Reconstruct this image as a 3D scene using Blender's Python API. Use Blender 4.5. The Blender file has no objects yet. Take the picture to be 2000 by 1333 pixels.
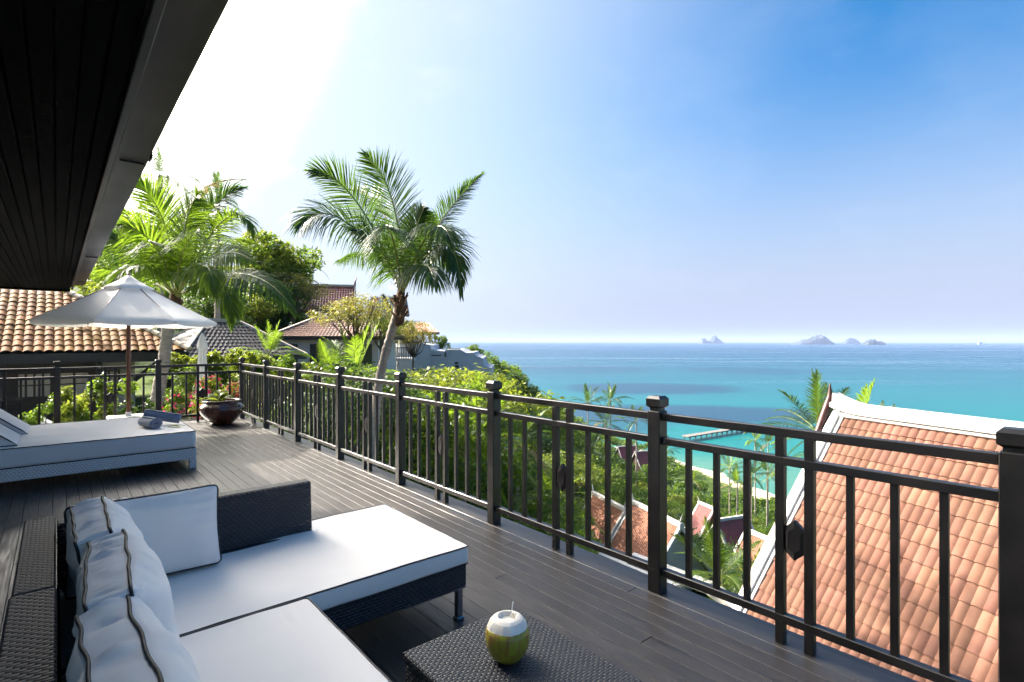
import bpy, math, random
import numpy as np
from mathutils import Vector, Matrix, noise
R = math.radians
random.seed(7)
SC = bpy.context.scene
COL = SC.collection

# ------------------------------------------------------------------ camera, sky, sun, exposure
TH = R(40.55)                       # camera heading, clockwise from +Y
FX, CX, CY = 1040.0, 1000.0, 667.0   # focal length and centre in pixels of the 2000 px wide photograph
FW = Vector((math.sin(TH), math.cos(TH), 0)); RT = Vector((math.cos(TH), -math.sin(TH), 0))
EYE = 1.6
def at(px, py, d):
    p = FW * d + RT * ((px - CX) / FX * d)
    return Vector((p.x, p.y, EYE - (py - CY) / FX * d))
def gp(px, d, z=0.0):
    p = at(px, CY, d); p.z = z; return p
def to_px(p):
    d = p.dot(FW); return (CX + FX * p.dot(RT) / d, CY - FX * (p.z - EYE) / d, d)

cam_d = bpy.data.cameras.new('camera'); cam = bpy.data.objects.new('camera', cam_d); COL.objects.link(cam)
cam.location = (0, 0, EYE); cam.rotation_euler = (R(90), 0, -TH)
cam_d.sensor_width = 36.0; cam_d.lens = 36.0 * FX / 2000.0
cam_d.clip_start = 0.05; cam_d.clip_end = 80000
SC.camera = cam

SUN = Vector((-0.5, 1.42, 1.0)).normalized()
SUN_EL = math.asin(SUN.z); SUN_AZ = math.atan2(SUN.x, SUN.y)
w = bpy.data.worlds.new('World'); SC.world = w; w.use_nodes = True
nt = w.node_tree; nt.nodes.clear()
def N(t, kind, **kw):
    n = t.nodes.new(kind)
    for k, v in kw.items(): setattr(n, k, v)
    return n
sky = N(nt, 'ShaderNodeTexSky', sky_type='NISHITA', sun_disc=False)
sky.sun_elevation = SUN_EL; sky.sun_rotation = SUN_AZ
sky.air_density = 1.15; sky.dust_density = 0.5; sky.ozone_density = 3.0; sky.altitude = 60
HAZE_LOW = (2.12, 2.33, 3.15); HAZE_SUN = (3.8, 4.15, 4.6); CLOUD = (5.6, 5.5, 5.4)
hs = N(nt, 'ShaderNodeHueSaturation'); hs.inputs['Saturation'].default_value = 1.42; hs.inputs['Value'].default_value = 0.80
nt.links.new(sky.outputs[0], hs.inputs['Color'])
tc = N(nt, 'ShaderNodeTexCoord'); DIR = tc.outputs['Generated']
def WM(op, a, b=None):
    n = N(nt, 'ShaderNodeMath', operation=op)
    for i_, x_ in enumerate((a, b)):
        if x_ is None: continue
        if isinstance(x_, (int, float)): n.inputs[i_].default_value = x_
        else: nt.links.new(x_, n.inputs[i_])
    return n.outputs[0]
def WR(v, a, b, c, d, smooth=True):
    n = N(nt, 'ShaderNodeMapRange', interpolation_type='SMOOTHSTEP' if smooth else 'LINEAR'); nt.links.new(v, n.inputs[0])
    for k_, x_ in enumerate((a, b, c, d)): n.inputs[k_+1].default_value = x_
    return n.outputs[0]
def WMIX(f, a, col):
    n = N(nt, 'ShaderNodeMixRGB'); nt.links.new(f, n.inputs[0]); nt.links.new(a, n.inputs[1]); n.inputs[2].default_value = col+(1,); return n.outputs[0]
sz = N(nt, 'ShaderNodeSeparateXYZ'); nt.links.new(DIR, sz.inputs[0])
# pale lavender sea haze low over the horizon, all the way round
low = WR(WM('ABSOLUTE', sz.outputs[2]), 0.0, 0.48, 0.99, 0.0)
c1 = WMIX(low, hs.outputs[0], HAZE_LOW)
# milky glow spreading from the sun
dt = N(nt, 'ShaderNodeVectorMath', operation='DOT_PRODUCT'); dt.inputs[1].default_value = SUN; nt.links.new(DIR, dt.inputs[0])
glow = WR(dt.outputs['Value'], 0.13, 1.07, 0.0, 1.0)
c2 = WMIX(glow, c1, HAZE_SUN)
# thin torn cloud, only where the milky air is
mp = N(nt, 'ShaderNodeMapping'); mp.inputs['Scale'].default_value = (1.0, 1.0, 1.9); nt.links.new(DIR, mp.inputs[0])
nz = N(nt, 'ShaderNodeTexNoise'); nz.inputs['Scale'].default_value = 4.2; nz.inputs['Detail'].default_value = 9; nz.inputs['Roughness'].default_value = 0.60; nt.links.new(mp.outputs[0], nz.inputs['Vector'])
cl = WM('MULTIPLY', WR(nz.outputs[0], 0.50, 0.68, 0.0, 0.75), WR(dt.outputs['Value'], 0.66, 0.84, 0.04, 1.0))
c3 = WMIX(cl, c2, CLOUD)
bg = N(nt, 'ShaderNodeBackground'); bg.inputs[1].default_value = 0.11
aur = N(nt, 'ShaderNodeMixRGB', blend_type='ADD'); nt.links.new(WM('POWER', WR(dt.outputs['Value'], 0.785, 1.0, 0.0, 1.0, False), 2.6), aur.inputs[0])
nt.links.new(c3, aur.inputs[1]); aur.inputs[2].default_value = (170, 158, 140, 1)     # bright aureole of the hazy sun
nt.links.new(aur.outputs[0], bg.inputs[0])
wo = N(nt, 'ShaderNodeOutputWorld'); nt.links.new(bg.outputs[0], wo.inputs[0])

sl = bpy.data.lights.new('sun', 'SUN'); sl.energy = 5.0; sl.angle = R(0.55); sl.color = (1.0, 0.90, 0.76)
so = bpy.data.objects.new('sun', sl); COL.objects.link(so)
so.rotation_euler = SUN.to_track_quat('Z', 'Y').to_euler(); so.location = (0, 0, 60)
SC.view_settings.view_transform = 'Standard'; SC.view_settings.look = 'None'
SC.view_settings.exposure = 1.3; SC.view_settings.gamma = 1.0; SC.view_settings.use_curve_mapping = False

# ------------------------------------------------------------------ object helpers
def link(o, parent=None):
    COL.objects.link(o)
    if parent is not None: o.parent = parent
    return o
def tag(o, label=None, cat=None, group=None, kind=None):
    if label: o['label'] = label
    if cat: o['category'] = cat
    if group: o['group'] = group
    if kind: o['kind'] = kind
    return o
def empty(name, loc=(0, 0, 0), label=None, cat=None, group=None, kind=None, parent=None, rot=None):
    o = bpy.data.objects.new(name, None); o.location = loc; o.empty_display_size = 0.1
    if rot is not None: o.rotation_euler = rot
    link(o, parent); return tag(o, label, cat, group, kind)
def inst(name, mesh, parent=None, mat4=None, loc=None, rot=None, scale=None):
    o = bpy.data.objects.new(name, mesh); link(o, parent)
    if mat4 is not None: o.matrix_basis = mat4
    if loc is not None: o.location = loc
    if rot is not None: o.rotation_euler = rot
    if scale is not None: o.scale = scale
    return o
def basis(u, v, wv, o):
    u, v, wv = Vector(u), Vector(v), Vector(wv)
    return Matrix(((u.x, v.x, wv.x, o[0]), (u.y, v.y, wv.y, o[1]), (u.z, v.z, wv.z, o[2]), (0, 0, 0, 1)))

class MB:
    """collects shapes, then becomes one mesh"""
    def __init__(s): s.v = []; s.f = []; s.m = []; s.mi = 0
    def add(s, vs, fs):
        n = len(s.v); s.v += [tuple(p) for p in vs]; s.f += [tuple(i + n for i in q) for q in fs]; s.m += [s.mi] * len(fs); return s
    def obox(s, o, u, v, wv, b=0.0):
        """box with corner o and edge vectors; b = chamfer in metres"""
        o, u, v, wv = Vector(o), Vector(u), Vector(v), Vector(wv)
        if u.cross(v).dot(wv) < 0: u, v = v, u
        if b <= 0:
            P = [o, o+u, o+u+v, o+v, o+wv, o+u+wv, o+u+v+wv, o+v+wv]
            return s.add(P, [(0,3,2,1),(4,5,6,7),(0,1,5,4),(1,2,6,5),(2,3,7,6),(3,0,4,7)])
        L = (u.length, v.length, wv.length); d = [u/L[0], v/L[1], wv/L[2]]
        vs = []; idx = {}
        for c in range(8):
            sg = [(c >> k) & 1 for k in range(3)]
            for a in range(3):
                p = o.copy()
                for k in range(3):
                    t = L[k] if sg[k] else 0
                    if k != a: t += -b if sg[k] else b
                    p += d[k] * t
                idx[(c, a)] = len(vs); vs.append(p)
        fs = []
        def q(l):
            P = [vs[i] for i in l]; cen = sum(P, Vector())/len(P); nn = (P[1]-P[0]).cross(P[2]-P[1])
            if nn.dot(cen-(o+(u+v+wv)/2)) < 0: l = l[::-1]
            fs.append(tuple(l))
        for a in range(3):
            b1, b2 = (a+1) % 3, (a+2) % 3
            for sd in (0, 1):
                cs = [c for c in range(8) if ((c >> a) & 1) == sd]
                order = sorted(cs, key=lambda c: math.atan2(((c >> b2) & 1)-.5, ((c >> b1) & 1)-.5))
                q([idx[(c, a)] for c in order])
            for s1 in (0, 1):
                for s2 in (0, 1):
                    c0 = (s1 << b1) | (s2 << b2); c1 = c0 | (1 << a)
                    q([idx[(c0, b1)], idx[(c1, b1)], idx[(c1, b2)], idx[(c0, b2)]])
        for c in range(8): q([idx[(c, 0)], idx[(c, 1)], idx[(c, 2)]])
        return s.add(vs, fs)
    def box(s, x0, x1, y0, y1, z0, z1, b=0.0):
        return s.obox((x0, y0, z0), (x1-x0, 0, 0), (0, y1-y0, 0), (0, 0, z1-z0), b)
    def bar(s, a, b, w1, h1, up=(0, 0, 1), ch=0.0):
        """bar from a to b, centred"""
        a, b = Vector(a), Vector(b); t = (b-a); n = t.normalized(); up = Vector(up)
        sd = n.cross(up)
        if sd.length < 1e-4: sd = n.cross(Vector((1, 0, 0)))
        sd.normalize(); uu = sd.cross(n).normalized()
        return s.obox(a - sd*w1/2 - uu*h1/2, t, sd*w1, uu*h1, ch)
    def tube(s, pts, rad, n=8, caps=True, closed=False):
        pts = [Vector(p) for p in pts]; m = len(pts)
        rr = rad if isinstance(rad, (list, tuple)) else [rad]*m
        vs = []; prev = None
        for i, p in enumerate(pts):
            if closed: t = pts[(i+1) % m] - pts[i-1]
            else: t = pts[min(i+1, m-1)] - pts[max(i-1, 0)]
            t.normalize()
            if prev is None:
                a = Vector((0, 0, 1)) if abs(t.z) < .9 else Vector((1, 0, 0))
                prev = t.cross(a).normalized()
            sd = (prev - t*prev.dot(t)).normalized(); prev = sd; up = t.cross(sd)
            for k in range(n):
                an = 2*math.pi*k/n; vs.append(p + (sd*math.cos(an) + up*math.sin(an))*rr[i])
        fs = []
        for i in range(m if closed else m-1):
            j = (i+1) % m
            for k in range(n):
                k2 = (k+1) % n; fs.append((i*n+k, i*n+k2, j*n+k2, j*n+k))
        if caps and not closed:
            fs.append(tuple(range(n))[::-1]); fs.append(tuple((m-1)*n+k for k in range(n)))
        return s.add(vs, fs)
    def lathe(s, prof, c=(0, 0, 0), n=32, wob=0.0):
        vs = []; fs = []
        for i, (r, z) in enumerate(prof):
            for k in range(n):
                a = 2*math.pi*k/n; rr = r*(1+wob*math.sin(3*a+1.3)+wob*.6*math.sin(5*a))
                vs.append((c[0]+rr*math.cos(a), c[1]+rr*math.sin(a), c[2]+z))
        for i in range(len(prof)-1):
            for k in range(n):
                k2 = (k+1) % n; fs.append((i*n+k, i*n+k2, (i+1)*n+k2, (i+1)*n+k))
        if prof[0][0] > 0: fs.append(tuple(range(n))[::-1])
        if prof[-1][0] > 0: fs.append(tuple((len(prof)-1)*n+k for k in range(n)))
        return s.add(vs, fs)
    def prism(s, poly, ext):
        """poly = list of 3D points, ext = vector"""
        P = [Vector(p) for p in poly]; e = Vector(ext); n = len(P)
        nn = Vector()
        for i in range(n): nn += P[i].cross(P[(i+1) % n])
        if nn.dot(e) > 0: P = P[::-1]
        vs = P + [p+e for p in P]
        fs = [tuple(range(n)), tuple(range(2*n-1, n-1, -1))]
        for i in range(n): j = (i+1) % n; fs.append((i, i+n, j+n, j))
        return s.add(vs, fs)
    def mesh(s, name, mats, smooth=False, uv=False):
        me = bpy.data.meshes.new(name)
        me.from_pydata(s.v, [], s.f); me.update()
        for m in (mats if isinstance(mats, (list, tuple)) else [mats]): me.materials.append(m)
        if any(s.m): me.polygons.foreach_set('material_index', s.m)
        if smooth is True: me.polygons.foreach_set('use_smooth', [True]*len(me.polygons))
        elif smooth:
            me.polygons.foreach_set('use_smooth', [True]*len(me.polygons)); me.set_sharp_from_angle(angle=R(smooth))
        if uv:
            l = me.uv_layers.new(name='UVMap'); vv = me.vertices
            for p in me.polygons:
                n = p.normal; ax = max(range(3), key=lambda k: abs(n[k]))
                for li in p.loop_indices:
                    c = vv[me.loops[li].vertex_index].co
                    l.data[li].uv = (c.y, c.z) if ax == 0 else ((c.x, c.z) if ax == 1 else (c.x, c.y))
        return me
    def build(s, name, mats, parent=None, smooth=False, uv=False, loc=None, rot=None):
        return inst(name, s.mesh(name, mats, smooth, uv), parent, loc=loc, rot=rot)

# ------------------------------------------------------------------ materials
def mk(name):
    m = bpy.data.materials.new(name); m.use_nodes = True; t = m.node_tree; t.nodes.clear()
    out = N(t, 'ShaderNodeOutputMaterial'); return m, t, out
def lerpc(c, k): return tuple(min(1, x*k) for x in c[:3]) + (1,)
def mat(name, c, rough=0.5, c2=None, scale=3.0, detail=5, bump=0.0, bscale=40.0, metal=0.0, spec=0.5, stretch=None, objvar=0.0, coat=0.0, coords='Object', fac=(0.35, 0.65), rvar=0.0, trans=0.0, sheen=0.0, bdist=0.004, wv=0.0, speck=0.0):
    m, t, out = mk(name); L = t.links
    p = N(t, 'ShaderNodeBsdfPrincipled'); p.inputs['Roughness'].default_value = rough; p.inputs['Metallic'].default_value = metal
    p.inputs['Specular IOR Level'].default_value = spec; p.inputs['Coat Weight'].default_value = coat; p.inputs['Sheen Weight'].default_value = sheen
    co = N(t, 'ShaderNodeTexCoord'); mpn = N(t, 'ShaderNodeMapping')
    if stretch: mpn.inputs['Scale'].default_value = stretch
    L.new(co.outputs[coords], mpn.inputs[0])
    oi = N(t, 'ShaderNodeObjectInfo')
    if objvar > 0:
        sc = N(t, 'ShaderNodeVectorMath', operation='SCALE'); sc.inputs[0].default_value = (37.1, 51.7, 23.9); L.new(oi.outputs['Random'], sc.inputs['Scale'])
        L.new(sc.outputs[0], mpn.inputs['Location'])
    c2 = c2 or lerpc(c, 0.78)
    n1 = N(t, 'ShaderNodeTexNoise'); n1.inputs['Scale'].default_value = scale; n1.inputs['Detail'].default_value = detail; L.new(mpn.outputs[0], n1.inputs['Vector'])
    r1 = N(t, 'ShaderNodeMapRange'); r1.inputs[1].default_value = fac[0]; r1.inputs[2].default_value = fac[1]; L.new(n1.outputs[0], r1.inputs[0])
    mxx = N(t, 'ShaderNodeMixRGB'); mxx.inputs[1].default_value = tuple(c[:3])+(1,); mxx.inputs[2].default_value = tuple(c2[:3])+(1,); L.new(r1.outputs[0], mxx.inputs[0])
    last = mxx.outputs[0]
    if objvar > 0:
        hv = N(t, 'ShaderNodeHueSaturation'); mr1 = N(t, 'ShaderNodeMapRange'); mr1.inputs[3].default_value = 1-objvar; mr1.inputs[4].default_value = 1+objvar
        L.new(oi.outputs['Random'], mr1.inputs[0]); L.new(mr1.outputs[0], hv.inputs['Value'])
        m3 = N(t, 'ShaderNodeMath', operation='MULTIPLY'); m3.inputs[1].default_value = 7.31; L.new(oi.outputs['Random'], m3.inputs[0])
        m4 = N(t, 'ShaderNodeMath', operation='FRACT'); L.new(m3.outputs[0], m4.inputs[0])
        mr2 = N(t, 'ShaderNodeMapRange'); mr2.inputs[3].default_value = 0.5-objvar*0.04; mr2.inputs[4].default_value = 0.5+objvar*0.04; L.new(m4.outputs[0], mr2.inputs[0]); L.new(mr2.outputs[0], hv.inputs['Hue'])
        L.new(last, hv.inputs['Color']); last = hv.outputs[0]
    if wv > 0:      # weathering that runs over the whole surface, not piece by piece
        gg = N(t, 'ShaderNodeNewGeometry'); n3 = N(t, 'ShaderNodeTexNoise'); n3.inputs['Scale'].default_value = 1.1; n3.inputs['Detail'].default_value = 9; n3.inputs['Roughness'].default_value = 0.68; L.new(gg.outputs['Position'], n3.inputs['Vector'])
        r3 = N(t, 'ShaderNodeMapRange'); r3.inputs[1].default_value = 0.50; r3.inputs[2].default_value = 0.72; r3.inputs[3].default_value = 0.0; r3.inputs[4].default_value = wv; L.new(n3.outputs[0], r3.inputs[0])
        m5 = N(t, 'ShaderNodeMixRGB'); L.new(r3.outputs[0], m5.inputs[0]); L.new(last, m5.inputs[1]); m5.inputs[2].default_value = (c[0]*.42, c[1]*.50, c[2]*.55, 1); last = m5.outputs[0]
    if speck > 0:
        g6 = N(t, 'ShaderNodeNewGeometry'); n6 = N(t, 'ShaderNodeTexNoise'); n6.inputs['Scale'].default_value = 95; n6.inputs['Detail'].default_value = 2; L.new(g6.outputs['Position'], n6.inputs['Vector'])
        r6 = N(t, 'ShaderNodeMapRange'); r6.inputs[1].default_value = 0.70; r6.inputs[2].default_value = 0.76; r6.inputs[3].default_value = 0; r6.inputs[4].default_value = speck; L.new(n6.outputs[0], r6.inputs[0])
        m6 = N(t, 'ShaderNodeMixRGB'); L.new(r6.outputs[0], m6.inputs[0]); L.new(last, m6.inputs[1]); m6.inputs[2].default_value = (.30, .29, .28, 1); last = m6.outputs[0]
    L.new(last, p.inputs['Base Color'])
    if rvar > 0:
        rr = N(t, 'ShaderNodeMapRange'); rr.inputs[3].default_value = rough-rvar; rr.inputs[4].default_value = rough+rvar; L.new(r1.outputs[0], rr.inputs[0]); L.new(rr.outputs[0], p.inputs['Roughness'])
    if bump > 0:
        n2 = N(t, 'ShaderNodeTexNoise'); n2.inputs['Scale'].default_value = bscale; n2.inputs['Detail'].default_value = 4; L.new(mpn.outputs[0], n2.inputs['Vector'])
        b = N(t, 'ShaderNodeBump'); b.inputs['Strength'].default_value = bump; b.inputs['Distance'].default_value = bdist; L.new(n2.outputs[0], b.inputs['Height']); L.new(b.outputs[0], p.inputs['Normal'])
    if trans > 0:
        tr = N(t, 'ShaderNodeBsdfTranslucent'); L.new(last, tr.inputs['Color']); ms = N(t, 'ShaderNodeMixShader'); ms.inputs[0].default_value = trans
        L.new(p.outputs[0], ms.inputs[1]); L.new(tr.outputs[0], ms.inputs[2]); L.new(ms.outputs[0], out.inputs[0])
    else: L.new(p.outputs[0], out.inputs[0])
    return m
def leafmat(name, c, c2, tcol, trans=0.45, rough=0.45, var=0.25):
    """leaf: reflects green, lets yellow-green through; every leaf (mesh island) and every plant differs a little"""
    m, t, out = mk(name); L = t.links
    g = N(t, 'ShaderNodeNewGeometry'); oi = N(t, 'ShaderNodeObjectInfo')
    a = N(t, 'ShaderNodeMixRGB'); a.inputs[1].default_value = c+(1,); a.inputs[2].default_value = c2+(1,); L.new(g.outputs['Random Per Island'], a.inputs[0])
    hv = N(t, 'ShaderNodeHueSaturation'); r = N(t, 'ShaderNodeMapRange'); r.inputs[3].default_value = 1-var; r.inputs[4].default_value = 1+var
    L.new(oi.outputs['Random'], r.inputs[0]); L.new(r.outputs[0], hv.inputs['Value']); L.new(a.outputs[0], hv.inputs['Color'])
    m3 = N(t, 'ShaderNodeMath', operation='MULTIPLY'); m3.inputs[1].default_value = 9.7; L.new(oi.outputs['Random'], m3.inputs[0])
    m4 = N(t, 'ShaderNodeMath', operation='FRACT'); L.new(m3.outputs[0], m4.inputs[0])
    r2 = N(t, 'ShaderNodeMapRange'); r2.inputs[3].default_value = 0.48; r2.inputs[4].default_value = 0.515; L.new(m4.outputs[0], r2.inputs[0]); L.new(r2.outputs[0], hv.inputs['Hue'])
    p = N(t, 'ShaderNodeBsdfPrincipled'); p.inputs['Roughness'].default_value = rough; p.inputs['Specular IOR Level'].default_value = 0.35; L.new(hv.outputs[0], p.inputs['Base Color'])
    tr = N(t, 'ShaderNodeBsdfTranslucent')
    tm = N(t, 'ShaderNodeMixRGB'); tm.blend_type = 'MULTIPLY'; tm.inputs[0].default_value = 0.5; tm.inputs[1].default_value = tcol+(1,); L.new(g.outputs['Random Per Island'], tm.inputs[2]); L.new(tm.outputs[0], tr.inputs['Color'])
    ms = N(t, 'ShaderNodeMixShader'); ms.inputs[0].default_value = trans; L.new(p.outputs[0], ms.inputs[1]); L.new(tr.outputs[0], ms.inputs[2]); L.new(ms.outputs[0], out.inputs[0])
    return m
def wicker(name, c, rough=0.4, k=62.0, kv=110.0, str_=0.9, c_lo=None):
    """woven strands: alternate strands rise over and dive under, from the mesh's metre UVs"""
    m, t, out = mk(name); L = t.links
    uv = N(t, 'ShaderNodeUVMap'); sp = N(t, 'ShaderNodeSeparateXYZ'); L.new(uv.outputs[0], sp.inputs[0])
    def M(op, a, b=None, c3=None):
        n = N(t, 'ShaderNodeMath', operation=op)
        for i, x in enumerate((a, b, c3)):
            if x is None: continue
            if isinstance(x, (int, float)): n.inputs[i].default_value = x
            else: L.new(x, n.inputs[i])
        return n.outputs[0]
    u = M('MULTIPLY', sp.outputs[0], k); v = M('MULTIPLY', sp.outputs[1], kv)
    row = M('FLOOR', v); sh = M('MULTIPLY', M('MODULO', row, 2.0), 0.5)
    su = M('ABSOLUTE', M('SINE', M('MULTIPLY', M('ADD', u, sh), math.pi)))
    sv = M('SINE', M('MULTIPLY', M('FRACT', v), math.pi))
    h = M('MULTIPLY', M('POWER', su, 0.6), M('POWER', sv, 0.6))
    mxx = N(t, 'ShaderNodeMixRGB'); mxx.inputs[1].default_value = (c_lo or lerpc(c, 0.25)); mxx.inputs[2].default_value = tuple(c)+(1,); L.new(h, mxx.inputs[0])
    p = N(t, 'ShaderNodeBsdfPrincipled'); p.inputs['Roughness'].default_value = rough; L.new(mxx.outputs[0], p.inputs['Base Color'])
    b = N(t, 'ShaderNodeBump'); b.inputs['Strength'].default_value = str_; b.inputs['Distance'].default_value = 0.007; L.new(h, b.inputs['Height']); L.new(b.outputs[0], p.inputs['Normal'])
    L.new(p.outputs[0], out.inputs[0]); return m

M = {}
M['deck'] = mat('deck_board_wood', (0.030, 0.0265, 0.0250), 0.42, (0.058, 0.050, 0.0455), scale=3.0, stretch=(22, 1.2, 22), bump=0.25, bscale=6, objvar=0.14, rvar=0.10, bdist=0.0015, wv=0.5, speck=0.7)
M['under'] = mat('dark_timber', (0.012, 0.011, 0.010), 0.8)
M['rail'] = mat('railing_paint', (0.011, 0.010, 0.010), 0.36, (0.020, 0.017, 0.016), scale=5, stretch=(1, 1, 1), bump=0.12, bscale=30, rvar=0.08, bdist=0.001)
M['soffit'] = mat('black_soffit_paint', (0.0032, 0.0032, 0.0032), 0.6, (0.0048, 0.0048, 0.0048), spec=0.01, scale=1.5, objvar=0.25, bump=0.1, bscale=12, bdist=0.002)
M['gutter'] = mat('gutter_metal', (0.006, 0.007, 0.009), 0.36, (0.010, 0.0115, 0.014), scale=1.2, stretch=(2, .6, 2), bump=0.35, bscale=2.0, rvar=0.08, bdist=0.02, spec=0.3)
M['fabric'] = mat('white_canvas', (0.80, 0.755, 0.70), 0.85, (0.76, 0.715, 0.665), scale=2.5, bump=0.25, bscale=420, spec=0.2, sheen=0.15, bdist=0.0006)
M['piping'] = mat('black_piping', (0.010, 0.011, 0.014), 0.6)
M['wick_b'] = wicker('black_wicker', (0.038, 0.038, 0.043), 0.48, k=34.0, kv=64.0)
M['wick_t'] = wicker('black_wicker_ribbed', (0.030, 0.030, 0.034), 0.50, k=30, kv=82, str_=0.6, c_lo=(0.007, 0.007, 0.008, 1))
M['wick_w'] = wicker('white_wicker', (0.90, 0.86, 0.80), 0.45, k=30.0, kv=44.0, c_lo=(0.60, 0.58, 0.55, 1))
M['chrome'] = mat('brushed_steel', (0.45, 0.45, 0.47), 0.28, metal=1.0)
M['towel'] = mat('grey_towel', (0.20, 0.22, 0.28), 0.95, (0.16, 0.18, 0.23), scale=20, bump=0.8, bscale=300, spec=0.1, sheen=0.4, bdist=0.002)
M['pole'] = mat('umbrella_pole_wood', (0.14, 0.045, 0.022), 0.4, (0.20, 0.075, 0.04), scale=4, stretch=(10, 10, 1))
M['canopy'] = mat('umbrella_canvas', (0.95, 0.92, 0.86), 0.8, (0.93, 0.90, 0.85), scale=1.5, bump=0.2, bscale=3, bdist=0.02, trans=0.35)
M['pot'] = mat('glazed_pot', (0.055, 0.016, 0.010), 0.22, (0.11, 0.040, 0.024), scale=4, detail=8, coat=0.6, bump=0.25, bscale=6, bdist=0.006)
M['soil'] = mat('soil', (0.03, 0.02, 0.013), 0.95, bump=0.8, bscale=30)
M['husk'] = mat('coconut_husk', (0.27, 0.27, 0.018), 0.36, (0.24, 0.115, 0.025), scale=14, detail=8, stretch=(6, 6, 0.8), fac=(0.42, 0.66), bump=0.2, bscale=5, coat=0.15)
M['flesh'] = mat('coconut_flesh', (0.80, 0.76, 0.68), 0.55, (0.72, 0.66, 0.56), scale=20, bump=0.2, bscale=30)
M['juice'] = mat('coconut_inside', (0.22, 0.17, 0.14), 0.15)
M['stone_w'] = mat('white_stone', (0.62, 0.60, 0.56), 0.7, bump=0.3)
M['plaster'] = mat('white_plaster', (0.52, 0.50, 0.47), 0.8, (0.55, 0.52, 0.49), scale=1.2, detail=8, fac=(0.45, 0.8), bump=0.3, bscale=8, wv=0.35)
M['plaster_g'] = mat('grey_plaster', (0.42, 0.45, 0.50), 0.85, (0.34, 0.37, 0.42), wv=0.3, scale=0.5, detail=8, bump=0.3, bscale=4)
M['tile_o'] = mat('terracotta_tile', (0.148, 0.071, 0.049), 0.75, (0.200, 0.104, 0.074), scale=2.6, detail=9, bump=0.5, bscale=22, objvar=0.17, bdist=0.003, fac=(0.3, 0.7), spec=0.08, wv=0.55)
M['tile_edge'] = mat('shadow_tile_edge', (0.055, 0.030, 0.018), 0.9)  # shadow line under each tile row, put into the colour of the front lip
M['tile_y'] = mat('clay_tile', (0.27, 0.130, 0.046), 0.7, (0.18, 0.088, 0.040), scale=2.5, detail=7, bump=0.4, bscale=25, objvar=0.28, bdist=0.004, spec=0.05, wv=0.7)
M['tile_p'] = mat('pale_clay_tile', (0.34, 0.165, 0.11), 0.75, (0.27, 0.13, 0.088), scale=1.0, detail=7, spec=0.1, wv=0.5)
M['tile_m'] = mat('maroon_tile', (0.24, 0.050, 0.042), 0.5, (0.17, 0.038, 0.034), scale=1.0, detail=7)
M['tile_b'] = mat('brown_tile', (0.20, 0.085, 0.050), 0.6, (0.12, 0.055, 0.036), scale=0.9, detail=8)
M['tile_d'] = mat('dark_slate_tile', (0.060, 0.045, 0.040), 0.6, (0.035, 0.028, 0.027), scale=1.0, detail=7)
M['tile_r'] = mat('red_tile', (0.34, 0.045, 0.025), 0.6, (0.27, 0.04, 0.025), scale=0.5)
M['ridge_y'] = mat('mortared_ridge', (0.48, 0.36, 0.26), 0.8, (0.62, 0.55, 0.45), scale=3, detail=7, bump=0.5, bscale=10)
M['darkwood'] = mat('dark_brown_wood', (0.035, 0.022, 0.016), 0.5, (0.055, 0.035, 0.025), scale=2, stretch=(1, 1, 6), bump=0.2, bscale=10)
M['blackwood'] = mat('black_wood', (0.010, 0.009, 0.009), 0.5)
M['horn'] = mat('gable_horn_wood', (0.050, 0.014, 0.010), 0.45, (0.09, 0.03, 0.02), scale=6)
M['glass'] = mat('window_glass', (0.05, 0.055, 0.06), 0.06, spec=0.8)
M['curtain'] = mat('pale_curtain', (0.50, 0.42, 0.32), 0.8, (0.62, 0.55, 0.45), scale=4, stretch=(8, 8, .4))
M['bark'] = mat('bark', (0.16, 0.12, 0.085), 0.85, (0.09, 0.07, 0.05), scale=5, detail=8, stretch=(1, 1, .3), bump=0.9, bscale=12, bdist=0.03)
M['palmbark'] = mat('palm_bark', (0.40, 0.33, 0.27), 0.85, (0.26, 0.21, 0.165), scale=6, detail=8, stretch=(1, 1, 2.4), bump=0.9, bscale=14, bdist=0.02)
M['fibre'] = mat('palm_fibre', (0.16, 0.085, 0.040), 0.95, (0.09, 0.05, 0.03), scale=12, detail=8, bump=1.0, bscale=30, bdist=0.03)
M['rachis'] = mat('frond_rib', (0.20, 0.24, 0.05), 0.4, (0.28, 0.26, 0.07), scale=2)
M['pink'] = mat('bougainvillea_petal', (0.62, 0.035, 0.16), 0.6, trans=0.4, objvar=0.1)
M['salmon'] = mat('salmon_blossom', (0.72, 0.20, 0.12), 0.6, trans=0.4)
M['blue'] = mat('blue_cushion', (0.05, 0.22, 0.55), 0.8)
M['white'] = mat('white_paint', (0.75, 0.75, 0.76), 0.4)
M['wake'] = mat('foam_wake', (0.75, 0.80, 0.82), 0.7)
M['concrete'] = mat('pier_concrete', (0.17, 0.155, 0.145), 0.85, (0.12, 0.11, 0.10), scale=.5)
M['rock'] = mat('island_limestone', (0.018, 0.030, 0.026), 0.9, (0.085, 0.085, 0.080), scale=0.012, detail=9, fac=(0.47, 0.66), bump=1.0, bscale=0.02, bdist=25)
LF = {}
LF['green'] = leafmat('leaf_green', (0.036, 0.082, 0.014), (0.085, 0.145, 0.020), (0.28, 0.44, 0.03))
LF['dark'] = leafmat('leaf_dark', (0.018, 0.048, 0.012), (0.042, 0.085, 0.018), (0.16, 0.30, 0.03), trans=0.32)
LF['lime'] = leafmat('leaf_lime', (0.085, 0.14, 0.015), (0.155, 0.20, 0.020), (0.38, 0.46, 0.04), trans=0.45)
LF['olive'] = leafmat('leaf_olive', (0.085, 0.092, 0.022), (0.14, 0.13, 0.030), (0.42, 0.40, 0.05), trans=0.45)
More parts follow.
